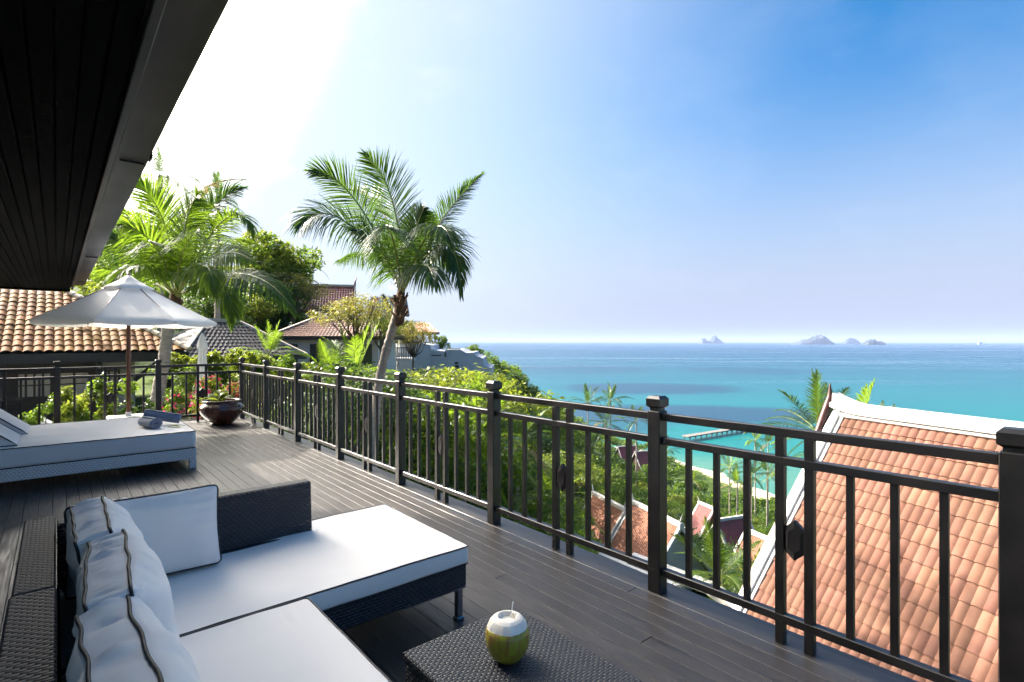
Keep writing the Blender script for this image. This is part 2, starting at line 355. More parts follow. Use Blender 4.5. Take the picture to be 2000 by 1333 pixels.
LF['palm'] = leafmat('palm_leaflet', (0.020, 0.052, 0.013), (0.036, 0.078, 0.018), (0.15, 0.28, 0.03), trans=0.36, rough=0.30, var=0.12)
LF['palmlit'] = leafmat('palm_leaflet_backlit', (0.045, 0.098, 0.012), (0.070, 0.125, 0.016), (0.32, 0.50, 0.03), trans=0.46, rough=0.48, var=0.12)  # brighter copy of the palm leaflets, backlit look put into the colour
LF['palmdry'] = leafmat('palm_leaflet_dry', (0.20, 0.13, 0.06), (0.28, 0.20, 0.10), (0.45, 0.34, 0.14), trans=0.35, rough=0.5, var=0.15)
# ------------------------------------------------------------------ terrain
SEA = -58.0
_T = {  # px column: [(depth, ground height)]
 -900: [(9,-3.2),(12,-1.3),(30,-1.0),(60,5),(150,25),(400,45),(700,30)],
 -300: [(9,-3.2),(12,-1.3),(25,-1.0),(60,5),(150,25),(400,45),(700,30)],
  250: [(9,-3.2),(12,-1.3),(25,-1.0),(45,2.5),(90,11),(150,15),(400,30),(700,10)],
  420: [(9,-3.2),(12,-1.3),(25,-1.0),(45,2.0),(90,9),(150,12),(400,20),(700,-20)],
  500: [(9,-3.5),(14,-2.5),(28,-1.4),(45,1.0),(70,4),(150,8),(400,5),(700,-60)],
  600: [(9,-4.5),(14,-4),(35,-2.0),(60,1.5),(110,3),(180,2),(400,-30),(520,-66)],
  700: [(9,-5),(14,-5),(35,-3.5),(60,-0.5),(80,0.5),(130,-2),(250,-30),(380,-66)],
  780: [(9,-5.5),(14,-6),(35,-5),(50,-3),(62,-2),(110,-6),(220,-35),(330,-66)],
  870: [(9,-6),(14,-7),(36,-7.5),(56,-6),(70,-5),(110,-9),(200,-35),(300,-66)],
  950: [(9,-6.5),(14,-8),(40,-9.5),(70,-7.5),(92,-6.8),(130,-12),(220,-40),(300,-66)],
 1000: [(9,-7),(14,-8.5),(40,-11.5),(80,-11.5),(120,-11.5),(160,-20),(230,-44),(300,-66)],
 1050: [(9,-7),(14,-9.5),(40,-14),(80,-16),(150,-18),(190,-26),(260,-50),(320,-66)],
 1090: [(9,-7.5),(14,-10),(40,-16),(90,-22),(195,-25.5),(230,-36),(280,-56),(320,-66)],
 1150: [(9,-8),(14,-10.5),(40,-18),(90,-29),(180,-37),(245,-44),(300,-57),(330,-66)],
 1250: [(9,-8),(14,-11),(40,-20),(100,-35),(180,-47),(270,-54.5),(300,-58.4),(330,-66)],
 1350: [(9,-8),(14,-11),(40,-21),(100,-38),(180,-52),(240,-56.6),(256,-58.2),(290,-66)],
 1420: [(9,-8),(14,-10),(40,-21),(100,-40),(180,-54),(222,-57.0),(240,-58.3),(280,-66)],
 1530: [(9,-7),(14,-9),(40,-22),(100,-43),(170,-55),(198,-57.2),(211,-58.4),(250,-66)],
 1800: [(9,-7),(14,-9),(40,-24),(100,-46),(160,-56.5),(180,-58.2),(200,-60),(230,-66)],
 2600: [(9,-7),(14,-9),(40,-24),(100,-46),(160,-56.5),(180,-58.2),(200,-60),(230,-66)],
}
_A = []
for px in sorted(_T):
    a = math.atan2(px-CX, FX); cs = math.cos(a)
    _A.append((a, [(d/cs, z) for d, z in _T[px]]))
_A = [(-math.pi, _A[0][1])] + _A + [(math.pi*0.62, _A[-1][1]), (math.pi, _A[0][1])]
def _prof(tab, r):
    if r <= tab[0][0]: return tab[0][1]
    for (a, b), (c, d) in zip(tab, tab[1:]):
        if r <= c: return b + (d-b)*(r-a)/(c-a)
    (a, b), (c, d) = tab[-2:]
    return max(-70, d + (d-b)*(r-c)/(c-a)) if d < -50 else d
def ground_z(x, y):
    p = Vector((x, y, 0)); d = p.dot(FW); r = p.dot(RT); a = math.atan2(r, d); rho = math.hypot(r, d)
    for (a0, t0), (a1, t1) in zip(_A, _A[1:]):
        if a <= a1:
            k = (a-a0)/(a1-a0); k = max(0, min(1, k))
            z = _prof(t0, rho)*(1-k) + _prof(t1, rho)*k; break
    z += noise.noise(Vector((x*.05, y*.05, 0)))*min(1.5, rho*.012)
    return z
def mesh_np(name, V, F, mats, smooth=False):
    V = np.asarray(V, np.float32); F = np.asarray(F, np.int32); k = F.shape[1]
    me = bpy.data.meshes.new(name); me.vertices.add(len(V)); me.vertices.foreach_set('co', V.ravel())
    me.loops.add(F.size); me.loops.foreach_set('vertex_index', F.ravel())
    me.polygons.add(len(F)); me.polygons.foreach_set('loop_start', np.arange(0, F.size, k, dtype=np.int32))
    if smooth: me.polygons.foreach_set('use_smooth', np.ones(len(F), bool))
    me.update(calc_edges=True); me.validate()
    for m in (mats if isinstance(mats, (list, tuple)) else [mats]): me.materials.append(m)
    return me
def make_ground():
    rhos = [4.0]; 
    while rhos[-1] < 900: rhos.append(rhos[-1]*1.055 + 0.1)
    na = 260; V = []; F = []
    angs = list(np.linspace(-math.pi, math.pi, 121)) + list(np.linspace(-0.95, 0.95, 150)); angs = sorted(set(round(float(a), 5) for a in angs))
    if abs(angs[-1]-math.pi) < 1e-3: angs = angs[:-1]
    n = len(angs)
    c0 = len(V); V.append((0, 0, -4.5))
    for rho in rhos:
        for a in angs:
            p = FW*(rho*math.cos(a)) + RT*(rho*math.sin(a)); V.append((p.x, p.y, ground_z(p.x, p.y)))
    for i in range(len(rhos)-1):
        for k in range(n):
            k2 = (k+1) % n; a = 1+i*n
            F.append((a+k2, a+k, a+n+k, a+n+k2))
    me = mesh_np('ground', V, F, GROUND, True)
    return tag(inst('ground', me), 'steep green hillside falling away to a sandy beach', None, None, 'structure')
m, t, out = mk('hillside'); L = t.links
ge = N(t, 'ShaderNodeNewGeometry'); sp = N(t, 'ShaderNodeSeparateXYZ'); L.new(ge.outputs['Position'], sp.inputs[0])
n1 = N(t, 'ShaderNodeTexNoise'); n1.inputs['Scale'].default_value = 0.35; n1.inputs['Detail'].default_value = 9; L.new(ge.outputs['Position'], n1.inputs['Vector'])
cr = N(t, 'ShaderNodeValToRGB'); e = cr.color_ramp; e.elements[0].position = 0.35; e.elements[0].color = (0.020, 0.040, 0.010, 1); e.elements[1].position = 0.68; e.elements[1].color = (0.10, 0.14, 0.025, 1)
k = e.elements.new(0.52); k.color = (0.045, 0.075, 0.015, 1); L.new(n1.outputs[0], cr.inputs[0])
ms_ = N(t, 'ShaderNodeMath', operation='MULTIPLY_ADD'); ms_.inputs[1].default_value = 2.2; L.new(n1.outputs[0], ms_.inputs[0]); L.new(sp.outputs[2], ms_.inputs[2])
mr = N(t, 'ShaderNodeMapRange'); mr.inputs[1].default_value = SEA+2.2; mr.inputs[2].default_value = SEA+2.9; mr.inputs[3].default_value = 1; mr.inputs[4].default_value = 0; L.new(ms_.outputs[0], mr.inputs[0])
mx = N(t, 'ShaderNodeMixRGB'); L.new(mr.outputs[0], mx.inputs[0]); L.new(cr.outputs[0], mx.inputs[1]); mx.inputs[2].default_value = (0.62, 0.52, 0.37, 1)
p = N(t, 'ShaderNodeBsdfPrincipled'); p.inputs['Roughness'].default_value = 0.95; p.inputs['Specular IOR Level'].default_value = 0.1; L.new(mx.outputs[0], p.inputs['Base Color'])
b = N(t, 'ShaderNodeBump'); b.inputs['Strength'].default_value = 1; b.inputs['Distance'].default_value = 0.5; L.new(n1.outputs[0], b.inputs['Height']); L.new(b.outputs[0], p.inputs['Normal']); L.new(p.outputs[0], out.inputs[0])
GROUND = m
make_ground()

# ------------------------------------------------------------------ sea
m, t, out = mk('sea_water'); L = t.links
ge = N(t, 'ShaderNodeNewGeometry'); P_ = ge.outputs['Position']
def MT(op, a, b=None):
    n = N(t, 'ShaderNodeMath', operation=op)
    for i, x in enumerate((a, b)):
        if x is None: continue
        if isinstance(x, (int, float)): n.inputs[i].default_value = x
        else: L.new(x, n.inputs[i])
    return n.outputs[0]
def DOT(v):
    n = N(t, 'ShaderNodeVectorMath', operation='DOT_PRODUCT'); L.new(P_, n.inputs[0]); n.inputs[1].default_value = v; return n.outputs['Value']
def NOI(scale, detail=5, vec=None, rough=0.5):
    n = N(t, 'ShaderNodeTexNoise'); n.inputs['Scale'].default_value = scale; n.inputs['Detail'].default_value = detail; n.inputs['Roughness'].default_value = rough
    L.new(vec or P_, n.inputs['Vector']); return n.outputs[0]
off = DOT(FW); lat = DOT(RT)      # distance offshore and along the shore, metres
def STREAK(su, sv):                # long noise streaks lying along the shore
    c = N(t, 'ShaderNodeCombineXYZ'); L.new(MT('MULTIPLY', off, su), c.inputs[0]); L.new(MT('MULTIPLY', lat, sv), c.inputs[1]); return c.outputs[0]
wob = MT('MULTIPLY', MT('SUBTRACT', NOI(0.006, 4), 0.5), 420.0)
dd = MT('ADD', off, wob)
lg = MT('LOGARITHM', MT('MAXIMUM', dd, 60.0), 10.0)
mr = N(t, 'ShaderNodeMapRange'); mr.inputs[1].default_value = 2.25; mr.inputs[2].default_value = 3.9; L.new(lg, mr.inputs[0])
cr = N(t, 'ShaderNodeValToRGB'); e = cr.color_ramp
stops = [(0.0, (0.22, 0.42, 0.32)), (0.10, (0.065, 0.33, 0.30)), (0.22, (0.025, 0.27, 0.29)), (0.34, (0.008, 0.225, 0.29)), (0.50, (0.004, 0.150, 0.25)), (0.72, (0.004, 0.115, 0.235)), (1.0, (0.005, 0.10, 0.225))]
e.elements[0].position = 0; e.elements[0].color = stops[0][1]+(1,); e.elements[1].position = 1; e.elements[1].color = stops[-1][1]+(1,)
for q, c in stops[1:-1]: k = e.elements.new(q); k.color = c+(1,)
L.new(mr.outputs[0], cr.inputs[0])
last = cr.outputs[0]
# reefs: patches of dark bottom, (off, lat, half width off, half width lat)
rough_edge = MT('MULTIPLY', MT('SUBTRACT', NOI(0.02, 6, rough=0.65), 0.5), 1.3)
def px_off(y): return 59.6*FX/(y-CY)
reefs = []
for (x, y, wx, y0, y1, st) in [(1330, 808, 330, 791, 832, 0.85), (1270, 760, 190, 749, 772, 0.8), (1130, 722, 170, 714, 732, 0.45), (1450, 725, 120, 718, 733, 0.5), (1600, 842, 200, 830, 856, 0.5), (1180, 828, 120, 815, 850, 0.6)]:
    o0 = px_off(y); oa, ob = px_off(y1), px_off(y0); reefs.append(((oa+ob)/2, (x-CX)/FX*o0, (ob-oa)/2, wx/FX*o0, st))
mask = None
for (o0, l0, wo_, wl, st) in reefs:
    a = MT('POWER', MT('DIVIDE', MT('SUBTRACT', off, o0), wo_), 2.0); b_ = MT('POWER', MT('DIVIDE', MT('SUBTRACT', lat, l0), wl), 2.0)
    q = MT('ADD', MT('ADD', a, b_), rough_edge)
    r = N(t, 'ShaderNodeMapRange', interpolation_type='SMOOTHSTEP'); r.inputs[1].default_value = 0.4; r.inputs[2].default_value = 1.3; r.inputs[3].default_value = st; r.inputs[4].default_value = 0; L.new(q, r.inputs[0])
    mask = r.outputs[0] if mask is None else MT('MAXIMUM', mask, r.outputs[0])
mx = N(t, 'ShaderNodeMixRGB'); L.new(mask, mx.inputs[0]); L.new(last, mx.inputs[1]); mx.inputs[2].default_value = (0.035, 0.085, 0.165, 1); last = mx.outputs[0]
# slicks: pale sky reflection of calm streaks, mixed into the water colour
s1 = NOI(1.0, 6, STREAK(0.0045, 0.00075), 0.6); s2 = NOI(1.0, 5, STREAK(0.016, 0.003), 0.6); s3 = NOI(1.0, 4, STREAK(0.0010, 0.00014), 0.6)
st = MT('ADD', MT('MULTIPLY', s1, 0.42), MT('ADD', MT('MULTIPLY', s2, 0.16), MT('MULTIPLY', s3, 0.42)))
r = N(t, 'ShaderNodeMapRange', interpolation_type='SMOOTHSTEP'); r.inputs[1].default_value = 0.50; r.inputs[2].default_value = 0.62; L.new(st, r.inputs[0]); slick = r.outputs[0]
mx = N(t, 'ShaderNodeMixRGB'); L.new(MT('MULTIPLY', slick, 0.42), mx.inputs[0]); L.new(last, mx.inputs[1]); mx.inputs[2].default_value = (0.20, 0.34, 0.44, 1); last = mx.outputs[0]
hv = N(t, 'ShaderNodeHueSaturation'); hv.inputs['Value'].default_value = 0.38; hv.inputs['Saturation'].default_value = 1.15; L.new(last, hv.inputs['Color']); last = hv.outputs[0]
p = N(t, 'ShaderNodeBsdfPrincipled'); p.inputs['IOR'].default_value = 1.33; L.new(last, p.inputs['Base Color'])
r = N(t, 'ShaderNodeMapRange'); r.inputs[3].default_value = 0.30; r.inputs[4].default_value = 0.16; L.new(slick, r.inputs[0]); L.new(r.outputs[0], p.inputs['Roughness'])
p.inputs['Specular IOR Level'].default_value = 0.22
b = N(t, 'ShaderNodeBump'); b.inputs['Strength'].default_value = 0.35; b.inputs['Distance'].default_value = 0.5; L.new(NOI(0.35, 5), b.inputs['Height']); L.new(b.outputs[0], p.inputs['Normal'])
L.new(p.outputs[0], out.inputs[0]); SEAM = m
mb = MB(); S_ = 30000
ring = [FW*(S_*math.cos(a))+RT*(S_*math.sin(a)) for a in np.linspace(0, 2*math.pi, 97)[:-1]]
mb.add([(q.x, q.y, SEA) for q in ring], [tuple(range(95, -1, -1))])
tag(mb.build('sea', SEAM), 'turquoise sea with dark reef patches and pale streaks', None, None, 'structure')
bb = [v.co for v in bpy.data.objects['sea'].data.vertices]
if bpy.data.objects['sea'].data.polygons[0].normal.z < 0: bpy.data.objects['sea'].data.flip_normals()

# ------------------------------------------------------------------ islands, ferry, boat, pier
def island(px0, px1, ybase, prof, label, seed):
    """prof: [(fraction across, height in px)]; built as a real rock with depth"""
    d = 59.6*FX/(ybase-CY); c = gp((px0+px1)/2, d, SEA); wdt = (px1-px0)/FX*d; dep = wdt*0.55
    nx, ny = 44, 16; V = []; F = []
    def hh(f):
        for (a, h0), (b2, h1) in zip(prof, prof[1:]):
            if f <= b2: return h0+(h1-h0)*(f-a)/(b2-a)
        return 0
    for j in range(ny+1):
        v = j/ny*2-1
        for i in range(nx+1):
            u = i/nx; base = hh(u)/FX*d*math.sqrt(max(0, 1-abs(v)**2.2))
            p_ = RT*((u-.5)*wdt)+FW*(v*dep/2)
            z = base*(1+0.35*noise.noise(Vector((u*9+seed, v*4, seed))))+8*noise.noise(Vector((u*22, v*8, seed))) if base > 0 else -6
            V.append((p_.x+8*noise.noise(Vector((u*15, v*9, 3+seed))), p_.y, max(z, -6)))
    for j in range(ny):
        for i in range(nx): a = j*(nx+1)+i; F.append((a, a+1, a+nx+2, a+nx+1))
    o = inst('rocky_island', mesh_np('rocky_island', V, F, M['rock'], False), loc=c); tag(o, label, 'island', 'islands on the horizon')
island(1367, 1413, 671.9, [(0, 0), (.04, 9), (.2, 10), (.3, 5), (.42, 4), (.55, 14), (.68, 13), (.85, 6), (1, 0)], 'twin-peaked rocky island with a notch, leftmost on the horizon', 1.0)
island(1552, 1623, 673.6, [(0, 0), (.08, 5), (.3, 9), (.5, 12), (.64, 18), (.78, 15), (.92, 7), (1, 0)], 'largest hazy island on the horizon with one rounded summit', 2.0)
island(1646, 1678, 672.4, [(0, 0), (.2, 7), (.45, 11), (.7, 10), (.9, 5), (1, 0)], 'small dome-shaped island right of the largest island', 3.0)
island(1686, 1726, 674.6, [(0, 0), (.15, 6), (.4, 11), (.6, 9), (.75, 5), (.88, 8), (1, 0)], 'low craggy island with pale cliffs, rightmost of the islands', 4.0)
o_ = gp(1916, 59.6*FX/6.0, SEA); k_ = 10/FX*(59.6*FX/6.0)
f_ = empty('ferry', o_, 'white ferry far out on the horizon at the right', 'ferry')
mb = MB(); a_ = RT*k_; 
mb.prism([-a_*.5+Vector((0,0,0)), a_*.42, a_*.55+Vector((0,0,k_*.2)), -a_*.52+Vector((0,0,k_*.2))], FW*k_*.2); mb.build('hull', M['white'], f_)
mb = MB(); mb.prism([-a_*.4+Vector((0,0,k_*.2)), a_*.3+Vector((0,0,k_*.2)), a_*.22+Vector((0,0,k_*.42)), -a_*.36+Vector((0,0,k_*.42))], FW*k_*.16); mb.build('cabin', M['white'], f_)
o_ = gp(1508, 59.6*FX/22.0, SEA); f_ = empty('speedboat', o_, 'small speedboat trailing a white wake in the middle distance', 'boat')
mb = MB(); mb.prism([-RT*6, RT*5, RT*7+Vector((0,0,2.0)), -RT*6+Vector((0,0,1.8))], FW*3); mb.build('hull', M['white'], f_)
mb = MB(); mb.prism([-RT*2+Vector((0,0,1.8)), RT*2+Vector((0,0,1.8)), RT*1+Vector((0,0,3.4)), -RT*2+Vector((0,0,3.4))], FW*2); mb.build('cabin', M['darkwood'], f_)
mb = MB(); mb.prism([RT*8+Vector((0,0,.05)), RT*60+FW*6+Vector((0,0,.05)), RT*60-FW*3+Vector((0,0,.05))], Vector((0,0,.3))); mb.build('wake', M['wake'], f_)
# pier
A_ = gp(1338, 59.6*FX/(862-CY), SEA); B_ = gp(1482, 59.6*FX/(838-CY), SEA)
pr = empty('pier', A_, 'long grey concrete pier on piles reaching into the shallows', 'pier')
ax = (B_-A_); ln = ax.length; ax.normalize(); sd = Vector((-ax.y, ax.x, 0))
mb = MB(); mb.obox(Vector((0,0,2.3))-sd*2.6, ax*ln, sd*5.2, Vector((0,0,.6)), .05); mb.build('pier_deck', M['concrete'], pr)
pm = MB(); pm.tube([(0,0,-3),(0,0,2.3)], .28, 8); pme = pm.mesh('pile', M['concrete'])
bm_ = MB(); bm_.obox(-sd*2.5-ax*.25+Vector((0,0,1.8)), ax*.5, sd*5, Vector((0,0,.498))); bme = bm_.mesh('crossbeam', M['concrete'])
for i in range(15):
    q = ax*(2+i*(ln-4)/14)
    for s_ in (-2, 2): inst('pile', pme, pr, loc=q+sd*s_)
    inst('crossbeam', bme, pr, loc=q)

# ------------------------------------------------------------------ plants
def leaf_cloud(lobes, n, size, seed, flat=0.0, aspect=1.9, shell=0.55, upb=0.5):
    """leaf-sized quads spread through lobes [(cx,cy,cz,rx,ry,rz)]; returns V, F"""
    g = np.random.default_rng(seed); lob = np.array(lobes, float)
    vol = (lob[:, 3]*lob[:, 4]*lob[:, 5])**(2/3); li = g.choice(len(lob), n, p=vol/vol.sum())
    dirs = g.normal(size=(n, 3)); dirs /= np.linalg.norm(dirs, axis=1)[:, None]
    # twig clumps: pull points towards clump directions so gaps stay between them
    rad = shell+(1-shell)*g.random(n)**0.6
    cl = g.normal(size=(len(lob)*26, 3)); cl /= np.linalg.norm(cl, axis=1)[:, None]
    ci = li*26+g.integers(0, 26, n); dirs = dirs*0.30+cl[ci]; dirs /= np.linalg.norm(dirs, axis=1)[:, None]
    clr = 0.72+0.34*g.random(len(cl)); rad = rad*clr[ci]
    C = lob[li, :3]+dirs*rad[:, None]*lob[li, 3:6]
    nrm = g.normal(size=(n, 3))*0.75+dirs*0.6; nrm[:, 2] += upb; nrm /= np.linalg.norm(nrm, axis=1)[:, None]
    a = g.normal(size=(n, 3)); a -= nrm*(a*nrm).sum(1)[:, None]; a /= np.linalg.norm(a, axis=1)[:, None]; b = np.cross(nrm, a)
    s = size*(0.6+0.8*g.random(n))[:, None]
    V = np.stack([C-a*s, C-b*s/aspect, C+a*s, C+b*s/aspect], 1).reshape(-1, 3); F = np.arange(4*n).reshape(-1, 4)
    return V, F
def cloud_mesh(name, lobes, n, size, seed, matl, **kw):
    V, F = leaf_cloud(lobes, n, size, seed, **kw); return mesh_np(name, V, F, matl)
def trunk_mesh(name, h, r, seed, limbs, matl):
    g = random.Random(seed); mb = MB(); pts = []; x = y = 0
    for i in range(7):
        pts.append((x, y, -0.6+(h+.6)*i/6)); x += g.uniform(-.12, .12)*h/5; y += g.uniform(-.12, .12)*h/5
    mb.tube(pts, [r*(1.25-.6*i/6) for i in range(7)], 8)
    top = Vector(pts[4])
    for e_ in limbs:
        e_ = Vector(e_); mid = (top+e_)/2+Vector((g.uniform(-.3, .3), g.uniform(-.3, .3), -.15*(e_-top).length))
        mb.tube([top+Vector((0,0,-.2)), mid, e_], [r*.6, r*.38, r*.14], 6)
        for _ in range(2):
            f2 = e_+Vector((g.uniform(-1, 1), g.uniform(-1, 1), g.uniform(.1, .8)))*h*.14; mb.tube([mid.lerp(e_, .5), f2], [r*.25, r*.08], 5)
    return mb.mesh(name, matl, smooth=True)
def mk_tree(seed, h, cr_, ch, nl, n, size, leaf, flat=False, **kw):
    g = random.Random(seed); lobes = []; limbs = []
    for i in range(nl):
        a = 2*math.pi*i/nl+g.uniform(-.4, .4); rr = cr_*(0.62 if i % 3 else 0.25)*g.uniform(.8, 1.15); z = h-ch*.5+g.uniform(-.34, .38)*ch
        if flat: z = h-ch*.3+g.uniform(-.25, .3)*ch
        s = cr_*g.uniform(.36, .55)
        lobes.append((rr*math.cos(a), rr*math.sin(a), z, s, s, s*(0.42 if flat else g.uniform(.65, .9))))
        if i % 2 == 0 or flat: limbs.append((rr*math.cos(a)*.8, rr*math.sin(a)*.8, z-.1*s))
    if not flat: lobes.append((0, 0, h-ch*.2, cr_*.5, cr_*.5, ch*.3))
    return (trunk_mesh('trunk', h-ch*.45, .03*h, seed, limbs, M['bark']), cloud_mesh('crown', lobes, n, size, seed, LF[leaf], **kw), h)
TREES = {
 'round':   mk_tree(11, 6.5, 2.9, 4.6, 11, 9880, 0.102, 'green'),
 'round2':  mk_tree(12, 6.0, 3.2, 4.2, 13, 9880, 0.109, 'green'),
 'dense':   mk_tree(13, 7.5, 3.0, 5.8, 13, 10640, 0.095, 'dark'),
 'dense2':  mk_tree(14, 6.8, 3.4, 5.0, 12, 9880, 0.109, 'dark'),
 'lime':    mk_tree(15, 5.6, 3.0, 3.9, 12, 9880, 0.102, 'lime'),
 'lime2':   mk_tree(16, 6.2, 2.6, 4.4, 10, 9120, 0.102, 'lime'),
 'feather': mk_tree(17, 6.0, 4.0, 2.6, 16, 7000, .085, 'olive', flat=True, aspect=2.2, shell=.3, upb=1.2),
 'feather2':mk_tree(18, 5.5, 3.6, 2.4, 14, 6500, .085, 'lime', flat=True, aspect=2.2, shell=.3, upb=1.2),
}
KIND = {'round': 'broadleaf_tree', 'round2': 'broadleaf_tree', 'dense': 'evergreen_tree', 'dense2': 'evergreen_tree', 'lime': 'broadleaf_tree', 'lime2': 'broadleaf_tree', 'feather': 'feathery_tree', 'feather2': 'feathery_tree'}
def plant(kind, loc, h, label, rz=None, group=None, wide=1.0, name=None):
    tm, cm, h0 = TREES[kind]; s = h/h0
    r = empty(name or KIND[kind], loc, label, 'tree', group, rot=(0, 0, rz if rz is not None else random.uniform(0, 6.28)))
    r.scale = (s*wide, s*wide, s)
    inst('trunk', tm, r); inst('crown', cm, r); return r

def frond_np(B, C, T, leaf, n=56, droop=0.5, segs=3, wd=0.022, vee=0.25, up=None, seed=0, jag=0.12, start=0.14, rad=0.022):
    """one pinnate frond along the curve B-C-T: rib tube and two rows of drooping leaflets"""
    g = random.Random(seed); B, C, T = Vector(B), Vector(C), Vector(T)
    def pt(s): return B*(1-s)**2+C*2*s*(1-s)+T*s*s
    def tg(s): return ((C-B)*(1-s)+(T-C)*s).normalized()
    V = []; F = []
    rb = MB(); rb.tube([pt(i/14) for i in range(15)], [rad*(1-.85*i/14)*(1.9 if i == 0 else 1) for i in range(15)], 5)
    up = Vector(up) if up else Vector((0, 0, 1)); L0 = (T-B).length
    for side in (-1, 1):
        for i in range(n):
            s = start+(1-start)*(i+.5)/n; t_ = tg(s); sv = t_.cross(up)
            if sv.length < .15: sv = t_.cross(Vector((.3, .5, .2)))
            sv = sv.normalized()*side; nn = sv.cross(t_)*side; nn = nn if nn.z > 0 else -nn
            u = (s-start)/(1-start); ang = R(28+42*u)+g.gauss(0, .07)
            ll = leaf*(0.45+1.0*math.sin(math.pi*min(1, u*.95+.14))**.8)*.75*g.uniform(1-jag, 1+jag)
            if u > .9: ll *= .75
            dv = (sv*math.cos(ang)+t_*math.sin(ang)+nn*(vee+g.gauss(0, .09))).normalized()
            p = pt(s); wv = (t_-dv*t_.dot(dv)).normalized(); sl_ = ll/segs; base = len(V)
            for k in range(segs+1):
                ww = wd*(0.6, 1.0, .75, .12, .1)[k if segs == 3 else min(3, k*2-(k == 2))]
                if k == segs: ww = wd*.12
                V.append(tuple(p-wv*ww)); V.append(tuple(p+wv*ww))
                dv = (dv+Vector((0, 0, -droop*(.35+.5*k/segs)*(1+g.gauss(0, .2))))).normalized()
                if k < segs: p = p+dv*sl_
            for k in range(segs): a = base+2*k; F.append((a, a+1, a+3, a+2))
    return rb, V, F
def frond_mesh(name, leafm, *a, **kw):
    rb, V, F = frond_np(*a, **kw); n = len(rb.v); mb = MB(); mb.v = rb.v; mb.f = rb.f; mb.m = [1]*len(rb.f)
    mb.mi = 0; mb.add(V, F)
    return mb.mesh(name, [leafm, M['rachis']])
def palm_trunk(pts, r0, r1, ringstep=.11, fib=0.0, n=10):
    """ringed trunk along a path"""
    P = [Vector(p) for p in pts]; cum = [0]
    for a, b in zip(P, P[1:]): cum.append(cum[-1]+(b-a).length)
    Lt = cum[-1]; q = []; rr = []; m_ = int(Lt/(ringstep/2)); 
    for i in range(m_+1):
        s = Lt*i/m_; j = max(k for k in range(len(cum)) if cum[k] <= s+1e-6); j = min(j, len(P)-2); u = (s-cum[j])/(cum[j+1]-cum[j])
        p0, p1, p2, p3 = P[max(j-1, 0)], P[j], P[j+1], P[min(j+2, len(P)-1)]
        c = 0.5*((2*p1)+(-p0+p2)*u+(2*p0-5*p1+4*p2-p3)*u*u+(-p0+3*p1-3*p2+p3)*u**3)
        q.append(c); r = r0+(r1-r0)*(s/Lt); rr.append(r*(1.05 if i % 2 else .96)*(1+.05*math.sin(i*1.7)+.04*math.sin(i*.61)))
    mb = MB(); mb.tube(q, rr, n); return mb
FR = {}
def fr_set(leafkey, tagk):
    out_ = []
    for i, (el, ln, dr, dp) in enumerate([(74, 3.3, .25, .32), (52, 3.7, .75, .42), (26, 3.8, 1.5, .5), (0, 3.5, 2.0, .62), (-30, 2.9, 1.6, .7)]):
        e_ = R(el); C_ = Vector((math.cos(e_), 0, math.sin(e_)))*ln*.55; T_ = Vector((math.cos(e_)*ln, 0, math.sin(e_)*ln-dr))
        out_.append(frond_mesh('frond', LF[leafkey], (0, 0, 0), C_, T_, .62, n=38, droop=dp, segs=2, wd=.030, seed=i, up=(0, 0, 1) if el < 70 else (-1, 0, .3)))
    FR[tagk] = out_
fr_set('palm', 'palm'); fr_set('palmlit', 'lit'); fr_set('palmdry', 'dry')
def palm(loc, h, label, s=1.0, lean=(0, 0), nf=17, key='palm', group=None, seed=0, dry=2, name='coconut_palm', far=False, tr=.15):
    g = random.Random(seed); r = empty(name, loc, label, 'palm tree', group, rot=(0, 0, g.uniform(0, 6.28) if not (lean[0] or lean[1]) else 0))
    lx, ly = lean; pts = [(lx*h*(i/6)**1.6, ly*h*(i/6)**1.6, -.6+(h+.6)*i/6) for i in range(7)]
    if h > .8: palm_trunk(pts, tr*1.25, tr*.85, .2 if far else .13, n=7 if far else 10).build('trunk', M['palmbark'], r, smooth=True)
    top = Vector(pts[-1]); 
    for i in range(nf):
        k = [0, 1, 1, 2, 2, 2, 3, 3, 4][i % 9] if i >= 2 else 0
        mset = FR['dry'] if (dry and k >= 3 and g.random() < .12*dry) else FR[key]
        a = i*2.39996+g.uniform(-.25, .25); o = inst('frond', mset[k], r, loc=top, rot=(g.uniform(-.25, .25), g.uniform(-.15, .15), a)); sc_ = s*g.uniform(.85, 1.12); o.scale = (sc_, sc_, sc_)
    return r
# ------------------------------------------------------------------ deck
RX = 2.93; Y_END = 12.06
deck = empty('deck', (0, 0, 0), 'dark timber deck of long narrow boards inside the railing', None, None, 'structure')
_bc = {}
def board(x, y0, y1, i):
    ln = round(y1-y0, 3)
    if ln not in _bc:
        mb = MB(); mb.obox((-.0502, 0, -.028), (.1004, 0, 0), (0, ln, 0), (0, 0, .028), .0012); _bc[ln] = mb.mesh('board', M['deck'])
    return inst('board', _bc[ln], deck, loc=(x, y0, random.uniform(-.0004, .0002)))
x = -2.15; i = 0; DY0, DY1 = -1.6, 12.16
while x < 2.86:
    i += 1; cuts = [DY0] + sorted({round(DY0+((i*3.7) % 4.8)+4.8*k, 1) for k in range(0, 3)} - {DY0}) + [DY1]
    cuts = [c for c in cuts if c <= DY1-.6 or c == DY1]; cuts = [c for j, c in enumerate(cuts) if j == 0 or c-cuts[j-1] > .8]
    if cuts[-1] != DY1: cuts.append(DY1)
    for a, b in zip(cuts, cuts[1:]): board(x, a+.002, b-.002, i)
    x += .1035
EX = x-.05
mb = MB(); mb.box(EX, EX+.165, DY0, DY1, -.028, -.001, .004); mb.build('edge_board', M['deck'], deck)
mb = MB(); mb.box(EX+.17, EX+.235, DY0, DY1, -.16, -.012, .006); mb.build('fascia', M['rail'], deck)
